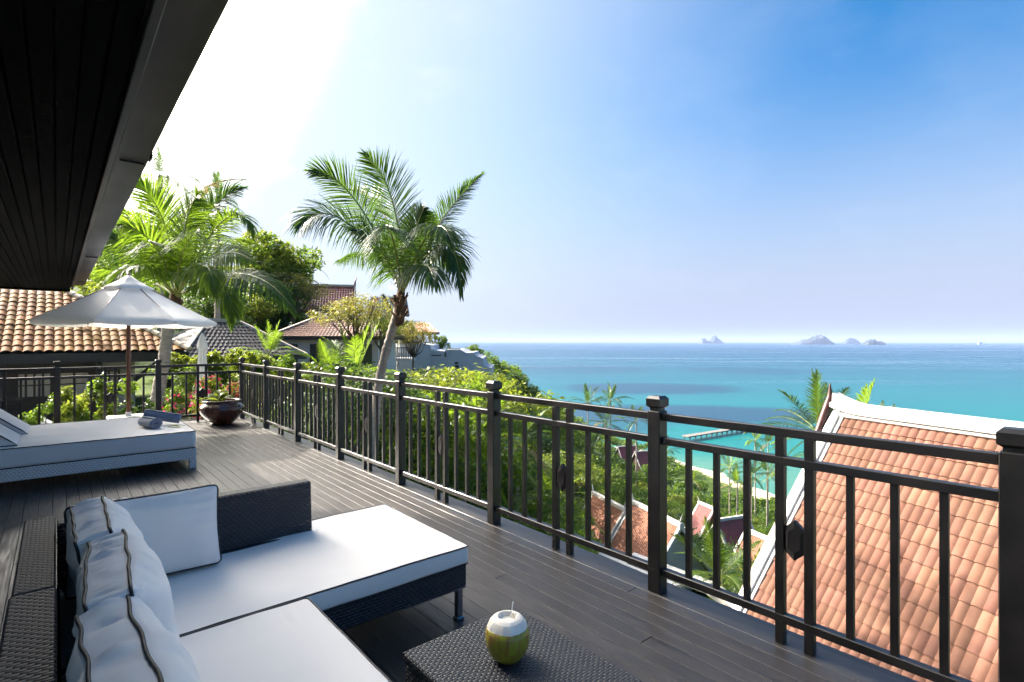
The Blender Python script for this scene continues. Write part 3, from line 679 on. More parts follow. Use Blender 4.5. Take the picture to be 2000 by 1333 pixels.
mb = MB(); mb.box(-2.25, EX+.15, DY0, DY1+.05, -.19, -.034); mb.build('joist_frame', M['under'], deck)
mb = MB(); mb.box(-2.25, EX+.2, DY1+.003, DY1+.14, -.19, -.002, .004); mb.build('edge_board', M['deck'], deck)
pmb = MB(); pmb.box(-.15, .15, -.15, .15, -9, -.19)
pme = pmb.mesh('pier_post', M['plaster_g'])
for yy in (0, 4, 8, 11.6): inst('support_post', pme, deck, loc=(2.6, yy, 0))

# ------------------------------------------------------------------ railings
S = .09
def post_mesh():
    mb = MB(); mb.box(-S/2, S/2, -S/2, S/2, 0, 1.155, .005); return mb.mesh('post', M['rail'])
def cap_mesh():
    mb = MB(); h = S/2
    def ring(r, z): return [(-r, -r, z), (r, -r, z), (r, r, z), (-r, r, z)]
    lv = [(h-.012, 1.155), (h-.012, 1.172), (h+.006, 1.186), (h+.006, 1.232), (h-.010, 1.250)]
    V = []; 
    for r, z in lv: V += ring(r, z)
    F = [(0, 3, 2, 1)]
    for k in range(len(lv)-1):
        for j in range(4): F.append((k*4+j, k*4+(j+1) % 4, k*4+4+(j+1) % 4, k*4+4+j))
    n = len(V)-4; F.append((n, n+1, n+2, n+3)); mb.add(V, F); return mb.mesh('cap', M['rail'])
PM, CM = post_mesh(), cap_mesh()
def plaque_mesh(axis):
    w_, hs_, ht_ = .050, .060, .105; outl = [(-w_, -hs_), (0, -ht_), (w_, -hs_), (w_, hs_), (0, ht_), (-w_, hs_)]
    V = []; F = []
    for dep, k in ((.022, .62), (.012, 1.0), (-.012, 1.0), (-.022, .62)):
        for a, b in outl: V.append((dep, a*k, b*k) if axis == 'y' else (a*k, dep, b*k))
    F.append(tuple(range(6))); F.append(tuple(range(23, 17, -1)))
    for q in range(3):
        for j in range(6): j2 = (j+1) % 6; F.append((q*6+j, q*6+6+j, q*6+6+j2, q*6+j2))
    mb = MB(); mb.add(V, F); me = mb.mesh('plaque', M['rail']); import bmesh as bm
    b_ = bm.new(); b_.from_mesh(me); bm.ops.recalc_face_normals(b_, faces=b_.faces); b_.to_mesh(me); b_.free(); return me
RZ = {'top_rail': (1.095, 1.142), 'middle_rail': (.945, .990), 'bottom_rail': (.112, .158)}
_bal = MB(); _bal.box(-.016, .016, -.016, .016, .155, .947, .002); BAL = _bal.mesh('baluster', M['rail'])
_mul = MB(); _mul.box(-.0225, .0225, -.0225, .0225, 0, 1.097, .003); MUL = _mul.mesh('long_baluster', M['rail'])
_rc = {}
def bay(root, p0, p1, axis, offs):
    """between two posts: three rails, balusters, a pair of long balusters and a plaque"""
    p0, p1 = Vector(p0), Vector(p1); ln = (p1-p0).length; t_ = (p1-p0).normalized()
    for nm, (z0, z1) in RZ.items():
        key = (nm, round(ln, 3), axis)
        if key not in _rc:
            mb = MB(); a = S/2+.001; sd = Vector((-t_.y, t_.x, 0)); mb.obox(t_*a-sd*.0235+Vector((0, 0, z0)), t_*(ln-2*a), sd*.047, Vector((0, 0, z1-z0)), .004); _rc[key] = mb.mesh(nm, M['rail'])
        inst(nm, _rc[key], root, loc=p0)
    mid = (p0+p1)/2
    for s_ in (-1, 1):
        inst('long_baluster', MUL, root, loc=mid+t_*.0725*s_+Vector((0, 0, 0)))
        for o_ in offs: inst('baluster', BAL, root, loc=mid+t_*s_*o_)
    inst('plaque', PLQ[axis], root, loc=mid+Vector((0, 0, .56)))
PLQ = {'y': plaque_mesh('y'), 'x': plaque_mesh('x')}
rail1 = empty('railing', (RX, 1.99, 0), 'long dark railing running from right foreground to the far deck corner', 'railing')
PS = [1.99+1.678*k for k in range(-2, 7)]
for y in PS:
    if abs(y-Y_END) < .05: y = Y_END
    p = inst('post', PM, rail1, loc=(0, y-1.99, 0)); inst('cap', CM, p)
for a, b in zip(PS, PS[1:]): bay(rail1, (0, a-1.99, 0), (0, b-1.99, 0), 'y', (.255, .435, .615))
rail2 = empty('railing', (RX, Y_END, 0), 'shorter dark railing across the far end of the deck behind the umbrella', 'railing')
xs = [0-1.46*k for k in range(0, 4)]
for x in xs[1:]:
    p = inst('post', PM, rail2, loc=(x, 0, 0)); inst('cap', CM, p)
for a, b in zip(xs, xs[1:]): bay(rail2, (b, 0, 0), (a, 0, 0), 'x', (.27, .50))

# ------------------------------------------------------------------ our villa: eave over the camera, wall
villa = empty('villa', (-2.2, 4, 0), 'dark timber villa eave and soffit overhead at the left', 'villa')
def vl(mb, name, m_, **kw):
    o = mb.build(name, m_, villa, **kw); o.location = -villa.location; return o
SZ = 2.62; EY0, EY1 = -0.6, 14.0
bmb = MB(); bmb.obox((0, 0, 0), (.0675, 0, 0), (0, EY1-EY0-.2, 0), (0, 0, .02), .0045); sbm = bmb.mesh('soffit_board', M['soffit'])
x = .213-.0725
while x > -2.2:
    inst('soffit_board', sbm, villa, loc=Vector((x, EY0, SZ+random.uniform(0, .0015)))-villa.location); x -= .0725
mb = MB(); mb.box(-2.3, .21, EY1-.19, EY1, SZ-.03, SZ+.18, .005); vl(mb, 'end_fascia', M['soffit'])
mb = MB(); mb.box(.213, .245, EY0, 13.3, SZ-.035, SZ+.2, .004); vl(mb, 'fascia', M['gutter'])
# gutter: three overlapping lengths with folded lip
gsegs = [(EY0, 3.9, 0.0), (3.8, 8.6, .006), (8.5, 13.1, .0)]
for a, b, dz in gsegs:
    mb = MB(); z = 2.665+dz; nseg = 60; V = []; 
    prof = [(.250, z+.10), (.250, z), (.395+dz, z-.004), (.412+dz, z+.006), (.418+dz, z+.085), (.428+dz, z+.092), (.428+dz, z+.105), (.412+dz, z+.105), (.408+dz, z+.02), (.258, z+.006), (.258, z+.10)]
    for j in range(nseg+1):
        y = a+(b-a)*j/nseg; wv = .0035*noise.noise(Vector((y*1.3, 0, 3)))+.0018*noise.noise(Vector((y*6, 0, 3)))
        for (px_, pz) in prof: V.append((px_, y, pz+wv))
    n = len(prof); F = [(j*n+k, j*n+k+1, (j+1)*n+k+1, (j+1)*n+k) for j in range(nseg) for k in range(n-1)]
    mb.add(V, F); o = vl(mb, 'gutter', M['gutter'], smooth=35)
for y in (3.85, 8.55, 12.2):
    mb = MB(); mb.box(.426, .436, y-.05, y+.05, 2.69, 2.775, .003); mb.box(.28, .40, y-.004, y+.004, 2.652, 2.662); vl(mb, 'gutter_clip', M['gutter'])
mb = MB(); mb.prism([(.36, EY0, 2.80), (-2.6, EY0, 4.5), (-2.6, EY0, 4.6), (.40, EY0, 2.88)], (0, EY1-EY0+.1, 0)); vl(mb, 'roof', M['tile_d'])
mb = MB(); mb.box(-2.35, -2.2, -0.6, 13.0, -.1, 3.4); vl(mb, 'wall', M['plaster'])
mb = MB(); mb.box(-2.3, .2, EY0, EY1-.25, SZ+.03, SZ+.06); vl(mb, 'ceiling_lining', M['under'])
for y0 in (1.0, 5.0, 8.6):
    mb = MB(); mb.box(-2.198, -2.16, y0, y0+2.2, 0, 2.2, .01); d_ = vl(mb, 'sliding_door', M['blackwood'])
    mb = MB(); mb.box(-2.158, -2.152, y0+.08, y0+1.06, .1, 2.1); mb.box(-2.158, -2.152, y0+1.14, y0+2.12, .1, 2.1); mb.build('pane', M['glass'], d_)

# ------------------------------------------------------------------ roof tiles
def tile_mesh(name, w_, l_, waves, amp, m_, per=6, thick=.016, over=.04, step=.022):
    n = waves*per; V = []; F = []
    for row, (y, zo) in enumerate(((0, step), (l_+over, 0.0))):
        for k in range(n+1):
            u = k/n; V.append((u*w_, y, zo+amp*abs(math.sin(math.pi*waves*u))**.8))
    for k in range(n+1):
        u = k/n; V.append((u*w_, 0.002, step-thick+amp*abs(math.sin(math.pi*waves*u))**.8-.004))
    for k in range(n):
        F.append((k, k+1, n+2+k, n+1+k)); F.append((2*n+2+k, 2*n+3+k, k+1, k))
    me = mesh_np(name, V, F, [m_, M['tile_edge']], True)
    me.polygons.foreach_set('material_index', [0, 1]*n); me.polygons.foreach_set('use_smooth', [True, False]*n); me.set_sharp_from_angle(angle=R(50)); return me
def lay_tiles(root, mesh, o, u, s_, w_, row, ncol, nrow, keep=None, jit=.004, rank=None):
    """o: lower corner; u along eave; s_ up the slope. returns number laid"""
    u, s_ = Vector(u).normalized(), Vector(s_).normalized(); nn = u.cross(s_).normalized()
    c = 0
    for j in range(nrow):
        for i in range(ncol):
            p = Vector(o)+u*(i*w_)+s_*(j*row)
            if keep and not keep(i*w_+w_/2, j*row+row/2): continue
            q = p+nn*random.uniform(0, jit)+u*random.uniform(-jit, jit)*.6
            inst('tile', mesh, root, mat4=basis(u, s_, nn, q)); c += 1
    return c
def corr(mb, o, u, s_, pitch, row, Lu0, Lu1, n, amp=.035, step=.03):
    """corrugated tiled slope for far roofs: trapezoid from width Lu0 at the eave to Lu1 (start,end) at the top"""
    u, s_ = Vector(u).normalized(), Vector(s_).normalized(); nn = u.cross(s_).normalized()
    if nn.z < 0: nn = -nn
    for j in range(n):
        for_ = []
        f0, f1 = j/n, (j+1)/n
        a0, b0 = Lu0[0]+(Lu1[0]-Lu0[0])*f0, Lu0[1]+(Lu1[1]-Lu0[1])*f0
        a1, b1 = Lu0[0]+(Lu1[0]-Lu0[0])*f1, Lu0[1]+(Lu1[1]-Lu0[1])*f1
        m_ = max(2, int((b0-a0)/pitch*2)); V = []; F = []
        for r_, (a, b, f, z) in enumerate(((a0, b0, f0, 0), (a0, b0, f0, step), (a1, b1, f1, 0))):
            for k in range(m_+1):
                x = a+(b-a)*k/m_; zz = z+(amp if k % 2 else 0)*(0 if r_ == 0 else 1)
                V.append(Vector(o)+u*x+s_*(f*n*row)+nn*zz)
        for k in range(m_): F.append((k, k+1, m_+2+k, m_+1+k)); F.append((m_+1+k, m_+2+k, 2*m_+3+k, 2*m_+2+k))
        mb.add(V, F)

# --- big terracotta roof at the right
U_ = -(FW*.934-RT*.358)               # along the ridge, towards the camera
DNh = -(FW*.358+RT*.934)              # horizontal, down-slope side facing the deck
P0 = at(1643, 800, 12.0)
tp = 1.371; cp = 1/math.sqrt(1+tp*tp); sp_ = tp*cp
DN = (DNh*cp+Vector((0, 0, -sp_))); UPS = -DN
rr = empty('tiled_roof_house', P0-Vector((0, 0, 9)), 'house below the deck with a big steep terracotta tiled roof and thick white ridge', 'house')
def rrb(mb, name, m_, **kw):
    o = mb.build(name, m_, rr, **kw); o.location = -rr.location; return o
TW, TR_ = .316, .328
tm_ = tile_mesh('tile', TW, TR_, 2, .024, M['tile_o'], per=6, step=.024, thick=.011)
NROW = 17; o_ = P0+DN*(.16+NROW*TR_)-rr.location
# u must make u x s point outward (towards camera/deck): choose -U_ or U_
uu = U_ if U_.cross(UPS).dot(-FW) > 0 else -U_
o0 = P0+DN*(.12+NROW*TR_)+U_*.17
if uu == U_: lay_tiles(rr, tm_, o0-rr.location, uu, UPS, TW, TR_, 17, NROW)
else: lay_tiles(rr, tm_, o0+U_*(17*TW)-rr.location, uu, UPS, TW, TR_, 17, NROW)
nout = uu.cross(UPS).normalized()
# tiles beyond, and the underlay, and the far slope
mb = MB(); corr(mb, P0+DN*(.12+30*TR_)+U_*.17-nout*.0, U_, UPS, .158, TR_, (0, 7), (0, 7), 13); o = rrb(mb, 'lower_tile_courses', M['tile_o']); tag(o, kind='stuff')
mb = MB(); mb.obox(P0+DN*.05+U_*.05-nout*.10, U_*7.1, DN*9.9, nout*.07); rrb(mb, 'roof_board', M['under'])
DN2 = (-DNh*cp+Vector((0, 0, -sp_))); nb = Vector((-nout.x, -nout.y, nout.z))
mb = MB(); corr(mb, P0+DN2*(30*TR_)+U_*.17, U_, -DN2, .158, TR_, (0, 7), (0, 7), 30); o = rrb(mb, 'far_slope_tiles', M['tile_o']); tag(o, kind='stuff')
# white ridge: stepped cap with a rising end
mb = MB(); nn2 = 26; prof = [(-.20, -.13), (-.20, -.05), (-.13, -.03), (-.11, .06), (.11, .06), (.13, -.03), (.20, -.05), (.20, -.13)]
V = []
for j in range(nn2+1):
    t_ = -.12+7.2*(j/nn2)**1.5; lift = .20*max(0, 1-(t_+.12)/.75)**1.8
    for (a, b) in prof: V.append(P0+U_*t_+DNh*a*1.1+Vector((0, 0, b*1.15+.09+(lift if b > 0 else lift*.55))))
k_ = len(prof); F = [(j*k_+q, j*k_+(q+1) % k_, (j+1)*k_+(q+1) % k_, (j+1)*k_+q) for j in range(nn2) for q in range(k_)]
F += [tuple(range(k_)), tuple(nn2*k_+q for q in range(k_))[::-1]]
mb.add(V, F); rrb(mb, 'ridge_cap', M['plaster'])
mb = MB(); mb.obox(P0+U_*-.05+DN*.06+nout*.03, U_*7.1, DN*.17, nout*.06, .01); rrb(mb, 'ridge_flashing', M['plaster'])
# barge boards at the gable end
mb = MB(); mb.obox(P0-U_*.10+DN*-.02-nout*.02, U_*.20, DN*10, nout*.13, .015); rrb(mb, 'barge_board', M['white'])
mb = MB(); mb.obox(P0+U_*.10+DN*.1+nout*.005, U_*.09, DN*10, nout*.055, .008); rrb(mb, 'barge_trim', M['plaster'])
mb = MB(); mb.obox(P0-U_*.16+DN*.02-nout*.12, U_*.06, DN*10, nout*.19, .01); rrb(mb, 'barge_edge', M['horn'])
mb = MB(); mb.obox(P0-U_*.10+DN2*.02, U_*.20, DN2*10, nb*.12, .015); rrb(mb, 'barge_board', M['white'])
# gable horn (chofa)
mb = MB(); c0 = P0-U_*.13+Vector((0, 0, .02)); 
pts = [(-.62, -.78), (-.46, -.52), (-.30, -.22), (-.155, .06), (-.09, .22), (-.075, .36), (-.085, .50), (-.07, .56)]
mb.tube([c0-U_*.08+DNh*(-a)+Vector((0, 0, b)) for a, b in pts], [.035, .07, .085, .085, .07, .042, .02, .006], 8)
rrb(mb, 'gable_horn', M['horn'], smooth=True)
g0 = P0-U_*-.02
mb = MB(); mb.prism([g0+Vector((0, 0, -.1)), g0+DN*9.5, g0+DN2*9.5], U_*.12); rrb(mb, 'gable_wall', M['plaster'])

# --- neighbour house with clay tiled hip roof at the left
nh = empty('neighbour_house', (1, 24, -1), 'neighbouring house behind the umbrella with a sunlit orange clay tile roof', 'house')
def nb_(mb, name, m_, par=None, **kw):
    o = mb.build(name, m_, par or nh, **kw)
    if par is None: o.location = -nh.location
    return o
HX, HY, HZ = 3.62, 22.0, 1.24; T5 = .50; tanp = math.tan(R(25)); hipa = 1.43
sv = Vector((0, 1, tanp)).normalized(); row = .40; tw = .245
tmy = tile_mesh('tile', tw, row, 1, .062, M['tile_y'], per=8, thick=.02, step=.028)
XL = HX-24*tw
dy_ds = sv.y
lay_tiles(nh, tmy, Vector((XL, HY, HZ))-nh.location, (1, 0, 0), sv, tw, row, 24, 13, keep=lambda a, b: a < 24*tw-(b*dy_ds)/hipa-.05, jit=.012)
mb = MB(); corr(mb, (XL-6, HY, HZ), (1, 0, 0), sv, tw, row, (0, 6), (0, 6), 13, amp=.07); o = nb_(mb, 'hidden_side_tiles', M['tile_y']); tag(o, kind='stuff')
hx = Vector((-1, hipa, 0)); TP = 5.2/hipa; apex = Vector((HX, HY, HZ))+hx*TP; apex.z = HZ+5.2*tanp
sr = Vector((-1, 0, (apex.z-HZ)/TP)).normalized(); nrw = int((apex-Vector((HX, HY+hipa*TP, HZ))).length/row)
mb = MB(); corr(mb, (HX, HY, HZ), (0, 1, 0), sr, tw, row, (0, 9.6), (hipa*TP, 9.6-hipa*TP), nrw, amp=.06); o = nb_(mb, 'side_slope_tiles', M['tile_y']); tag(o, kind='stuff')
mb = MB(); mb.prism([(XL-6, HY+.05, HZ-.05), (HX-.05, HY+.05, HZ-.05), (apex.x, apex.y, apex.z-.08), (XL-6, apex.y, apex.z-.08)], (0, 0, -.02)); nb_(mb, 'roof_board', M['under'])
# mortared hip ridge of half round tiles
hv = (apex-Vector((HX, HY, HZ))); hl = hv.length; hd = hv.normalized(); rtm = MB()
nseg = 7; sdv = hd.cross(Vector((0, 0, 1))).normalized(); upv = sdv.cross(hd).normalized(); V = []; F = []
for e_, (q, sc_) in enumerate(((0, 1.12), (.40, .9))):
    for k in range(nseg+1):
        a = math.pi*k/nseg; V.append(hd*q+(sdv*math.cos(a)*.12+upv*math.sin(a)*.11)*sc_)
F = [(k, k+1, nseg+2+k, nseg+1+k) for k in range(nseg)] + [tuple(range(nseg+1))]
rtm.add(V, F); rtme = rtm.mesh('ridge_tile', M['ridge_y'])
k = 0
while k*.36 < hl-.2:
    inst('ridge_tile', rtme, nh, loc=Vector((HX, HY, HZ))+hd*(k*.36)+Vector((0, 0, .05))-nh.location); k += 1
mb = MB(); mb.box(XL-6, HX-.02, HY-.02, HY+.10, HZ-.34, HZ-.03, .01); mb.box(HX-.14, HX-.02, HY+.10, HY+9.5, HZ-.34, HZ-.03, .01); nb_(mb, 'fascia', M['blackwood'])
mb = MB(); mb.box(XL-6, HX-.15, HY+.11, HY+9, HZ-.30, HZ-.24); nb_(mb, 'soffit', M['darkwood'])
FZ = -1.25
mb = MB(); mb.box(XL-6, 1.05, HY+1.6, HY+8, FZ, HZ-.26); nb_(mb, 'wall', M['darkwood'])
mb = MB(); mb.box(1.06, 2.2, HY+1.9, HY+8, FZ, HZ-.26); nb_(mb, 'white_wall', M['plaster'])
mb = MB(); mb.box(XL-6, 1.05, HY+1.45, HY+1.6, HZ-.62, HZ-.31, .01); nb_(mb, 'beam', M['darkwood'])
for x0, x1, npn in ((-1.0, -.1, 4), (.02, .9, 2), (-2.6, -1.5, 3), (.35+.75, 1.0+.75, 2)):
    yb = HY+1.6 if x1 < 1.05 else HY+1.9
    mb = MB(); z0, z1 = FZ+.95, HZ-.66; 
    mb.box(x0, x1, yb-.06, yb-.004, z0, z0+.07); mb.box(x0, x1, yb-.06, yb-.004, z1-.07, z1)
    for q in range(npn+1):
        xx = x0+(x1-x0-.06)*q/npn; mb.box(xx, xx+.06, yb-.055, yb-.006, z0+.07, z1-.07)
    mb.box(x0+.02, x1-.02, yb-.050, yb-.012, (z0+z1)/2-.02, (z0+z1)/2+.02)
    wn = nb_(mb, 'window', M['darkwood'])
    mb = MB(); mb.box(x0+.03, x1-.03, yb-.030, yb-.018, z0+.03, z1-.03); mb.build('pane', M['curtain'], wn)
for xx in (-1.35, 1.02, 3.0):
    mb = MB(); mb.box(xx, xx+.16, HY+.45, HY+.61, FZ, HZ-.33, .01); nb_(mb, 'post', M['blackwood'])
mb = MB(); mb.bar((2.05, HY+.5, HZ-1.0), (2.75, HY+.5, HZ-.36), .12, .14); nb_(mb, 'brace', M['blackwood'])

# terrace of the neighbour, with furniture seen through the railing
mb = MB(); mb.box(-6, 4.6, 14.4, HY+1.6, FZ-.25, FZ, .01); tr_ = mb.build('terrace', M['plaster_g']); tag(tr_, 'grey neighbouring terrace beyond the far railing', None, None, 'structure')
def lounger(loc, cm, label, rz=0):
    r = empty('patio_lounger', loc, label, 'lounger', 'loungers on the neighbouring terrace', rot=(0, 0, rz))
    mb = MB(); mb.box(-.95, .95, -.38, .38, .20, .28, .01); mb.build('frame', M['blackwood'], r)
    for sx in (-.85, .78):
        for sy in (-.34, .27): mb = MB(); mb.box(sx, sx+.07, sy, sy+.07, 0, .2); mb.build('leg', M['blackwood'], r)
    mb = MB(); mb.box(-.3, .92, -.36, .36, .281, .40, .03); mb.build('mattress', cm, r)
    mb = MB(); mb.obox((-.32, -.36, .285), (-.55, 0, .42), (0, .72, 0), (.09, 0, .12), .02); mb.build('backrest', cm, r)
for (px, py, d_, cm, lb) in [(95, 822, 14.9, M['fabric'], 'grey lounger on the neighbouring terrace at far left'), (145, 818, 15.0, M['fabric'], 'pale lounger on the neighbouring terrace behind the second railing post'), (202, 815, 15.2, M['blue'], 'blue cushioned lounger on the neighbouring terrace left of the umbrella pole')]:
    q = gp(px, d_, FZ); lounger(q, cm, lb)
q = gp(365, 15.4, FZ); tb = empty('patio_table', q, 'dark low table on the neighbouring terrace beside the leaning palm', 'table')
mb = MB(); mb.box(-.5, .5, -.35, .35, .52, .56, .01); mb.build('tabletop', M['blackwood'], tb)
for a in (-.45, .38):
    for b_ in (-.3, .23): mb = MB(); mb.box(a, a+.07, b_, b_+.07, 0, .519); mb.build('leg', M['blackwood'], tb)
cu = empty('closed_umbrella', gp(395, 15.0, FZ), 'folded pale grey parasol standing beyond the far railing', 'umbrella')
mb = MB(); mb.tube([(0, 0, 0), (0, 0, 3.05)], .03, 8); mb.build('pole', M['pole'], cu)
V = []; F = []; lv = [(.012, 3.08), (.06, 2.98), (.115, 2.80), (.135, 2.66), (.09, 2.64), (.10, 2.3), (.125, 1.9), (.15, 1.4), (.17, 1.15)]; nk = 24
for r_, z in lv:
    for k in range(nk): a = 2*math.pi*k/nk; f_ = 1+(.16 if k % 3 == 0 else -.10)*(1 if z < 2.6 else .5); V.append((r_*f_*math.cos(a), r_*f_*math.sin(a), z))
for j in range(len(lv)-1):
    for k in range(nk): F.append((j*nk+k, (j+1)*nk+k, (j+1)*nk+(k+1) % nk, j*nk+(k+1) % nk))
mb = MB(); mb.add(V, F); mb.build('canopy', M['canopy'], cu)

# ------------------------------------------------------------------ other houses on the hill
def house(name, label, o, u, lu, lv_, eave, rise, tm, wall_h, wallm, hip=1.0, over=.5, pitch=.24, row=.33, ridge_m=None, gable=False, windows=0, horn=False, gwall=None):
    """o = front-left eave corner; u = along the front eave; roof rises away from the viewer"""
    u = Vector(u).normalized(); v = Vector((-u.y, u.x, 0)); o = Vector(o); o.z = eave
    r = empty(name, o-Vector((0, 0, wall_h)), label, 'house'); L_ = -r.location
    def B(mb, nm, mm, **kw): ob = mb.build(nm, mm, r, **kw); ob.location = L_; return ob
    hv_ = lv_/2; ins = 0 if gable else hv_*hip
    sf = (v*hv_+Vector((0, 0, rise))); n = max(2, int(sf.length/row)); rw = sf.length/n
    mb = MB(); corr(mb, o, u, sf, pitch, rw, (0, lu), (ins, lu-ins), n); ob = B(mb, 'front_slope_tiles', tm); tag(ob, kind='stuff')
    ob2 = v*lv_+o; sb = (-v*hv_+Vector((0, 0, rise)))
    mb = MB(); corr(mb, ob2+u*lu, -u, sb, pitch, rw, (0, lu), (ins, lu-ins), n); ob = B(mb, 'back_slope_tiles', tm); tag(ob, kind='stuff')
    if not gable:
        s2 = (-u*ins+Vector((0, 0, rise))); n2 = max(2, int(s2.length/row))
        mb = MB(); corr(mb, o+u*lu, v, s2, pitch, s2.length/n2, (0, lv_), (hv_, hv_+.01), n2); ob = B(mb, 'side_slope_tiles', tm); tag(ob, kind='stuff')
        mb = MB(); corr(mb, o+v*lv_, -v, (u*ins+Vector((0, 0, rise))), pitch, s2.length/n2, (0, lv_), (hv_, hv_+.01), n2); ob = B(mb, 'side_slope_tiles', tm); tag(ob, kind='stuff')
    rm = ridge_m or M['ridge_y']; r0, r1 = o+v*hv_+u*ins+Vector((0, 0, rise)), o+v*hv_+u*(lu-ins)+Vector((0, 0, rise))
    mb = MB(); mb.bar(r0-u*(.15 if gable else 0)+Vector((0, 0, .06)), r1+u*(.15 if gable else 0)+Vector((0, 0, .06)), .26, .2); B(mb, 'ridge', rm)
    if not gable:
        for a, b in ((o, r0), (o+u*lu, r1), (o+u*lu+v*lv_, r1), (o+v*lv_, r0)):
            mb = MB(); mb.bar(a+Vector((0, 0, .05)), b+Vector((0, 0, .05)), .22, .13); B(mb, 'hip', rm)
    else:
        for e_, du in ((0, -.12), (lu, .02)):
            for sd_, dv in ((0, 1), (lv_, -1)):
                a = o+u*(e_+du)+v*sd_; b = r0 if e_ == 0 else r1; b = Vector((b.x, b.y, b.z))+u*du
                mb = MB(); mb.bar(a+Vector((0, 0, .02))+u*.05, b+u*.05+Vector((0, 0, .02)), .12, .24); B(mb, 'barge_board', rm)
            gx = o+u*(e_+(.35 if e_ == 0 else -.45))
            mb = MB(); mb.prism([gx+v*.3+Vector((0, 0, -.05)), gx+v*(lv_-.3)+Vector((0, 0, -.05)), gx+v*hv_+Vector((0, 0, rise-.2))], u*.1); B(mb, 'gable_wall', gwall or wallm)
            if horn:
                tp_ = (r0 if e_ == 0 else r1)+u*du; mb = MB(); sg = -1 if e_ == 0 else 1
                mb.tube([tp_, tp_+u*sg*.05+Vector((0, 0, .5)), tp_+u*sg*.22+Vector((0, 0, 1.0))], [.12, .08, .01], 6); B(mb, 'gable_horn', M['horn'], smooth=True)
    mb = MB(); mb.obox(o+u*over+v*over+Vector((0, 0, -wall_h)), u*(lu-2*over), v*(lv_-2*over), Vector((0, 0, wall_h+.02))); B(mb, 'wall', wallm)
    mb = MB(); mb.obox(o+Vector((0, 0, -.22))-v*.02, u*lu, v*.08, Vector((0, 0, .2))); mb.obox(o+u*(lu-.06)+v*.08+Vector((0, 0, -.22)), u*.08, v*(lv_-.1), Vector((0, 0, .2))); B(mb, 'fascia', M['blackwood'])
    for i in range(windows):
        c = o+u*(over+(lu-2*over)*(i+.5)/windows)+v*(over-.05); wd_ = min(1.3, (lu-2*over)/windows*.5)
        mb = MB(); z0, z1 = -wall_h+ .9 if wall_h < 4 else -2.2, -.5
        b0 = c-u*wd_/2
        for (a0, a1, c0_, c1) in ((0, wd_, z0, z0+.08), (0, wd_, z1-.08, z1), (0, .08, z0+.08, z1-.08), (wd_-.08, wd_, z0+.08, z1-.08), (wd_/2-.03, wd_/2+.03, z0+.08, z1-.08)):
            mb.obox(b0+u*a0+Vector((0, 0, c0_)), u*(a1-a0), v*.045, Vector((0, 0, c1-c0_)))
        wn = B(mb, 'window', M['darkwood'])
        mb = MB(); mb.obox(b0+u*.08+v*.015+Vector((0, 0, z0+.08)), u*(wd_-.16), v*.012, Vector((0, 0, z1-z0-.16))); mb.build('pane', M['glass'], wn)
    return r
XA = Vector((1, 0, 0))
# dark roofed house right of the clay roof
q = at(352, 700, 26); house('dark_roof_house', 'low house with a shaded dark tile roof between the left palm and the corner pot', q, XA*.985+Vector((0, .17, 0)), 6.6, 6.5, q.z, 1.95, M['tile_d'], 2.6, M['plaster'], hip=.75, windows=3, ridge_m=M['ridge_y'])
# mid hip roof
q = at(524, 658, 35); house('hip_roof_house', 'two-storey house with a brown hipped roof on the slope left of the tall palm', q, RT, 7.6, 6.4, q.z, 1.35, M['tile_b'], 5.5, M['plaster'], hip=.62, windows=4, ridge_m=M['ridge_y'])
# upper gabled roof
q = at(590, 608, 50); house('gabled_house', 'maroon-roofed gabled house high on the hill behind the trees', q, RT*.97+FW*.24, 4.6, 5.2, q.z, 2.65, M['tile_m'], 5.5, M['plaster'], gable=True, ridge_m=M['ridge_y'], horn=True, gwall=M['darkwood'], over=.7)
# far thai gables
q = at(717, 614, 70); r_ = house('far_gabled_house', 'distant maroon roof with a pointed blue-grey gable behind the palm trunk', q, RT, 4.6, 4.5, q.z, 2.3, M['tile_m'], 6, M['plaster_g'], gable=True, ridge_m=M['plaster_g'], over=.5)
g_ = at(748, 577, 68.6); gw = 26/FX*68.6; gh = 2.7
mb = MB(); mb.prism([g_, g_-RT*gw*.75+Vector((0, 0, -gh)), g_+RT*gw+Vector((0, 0, -gh))], FW*3); o = mb.build('dormer', M['plaster_g'], r_); o.location = -r_.location
for sx in (-.33, .38):
    mb = MB(); mb.bar(g_-FW*.1+Vector((0, 0, .1)), g_-FW*.1+RT*gw*(sx*2.4)+Vector((0, 0, -gh)), .3, .22); o = mb.build('barge_board', M['white'] if sx < 0 else M['tile_d'], r_); o.location = -r_.location
mb = MB(); c_ = g_-FW*.12+Vector((0, 0, -1.75)); mb.prism([c_+RT*-.35+Vector((0, 0, .6)), c_+RT*-.75, c_+RT*-.35+Vector((0, 0, -.6)), c_+RT*.05], FW*.08); mb.prism([c_+RT*.65+Vector((0, 0, .6)), c_+RT*.25, c_+RT*.65+Vector((0, 0, -.6)), c_+RT*1.05], FW*.08); o = mb.build('gable_panel', M['white'], r_); o.location = -r_.location
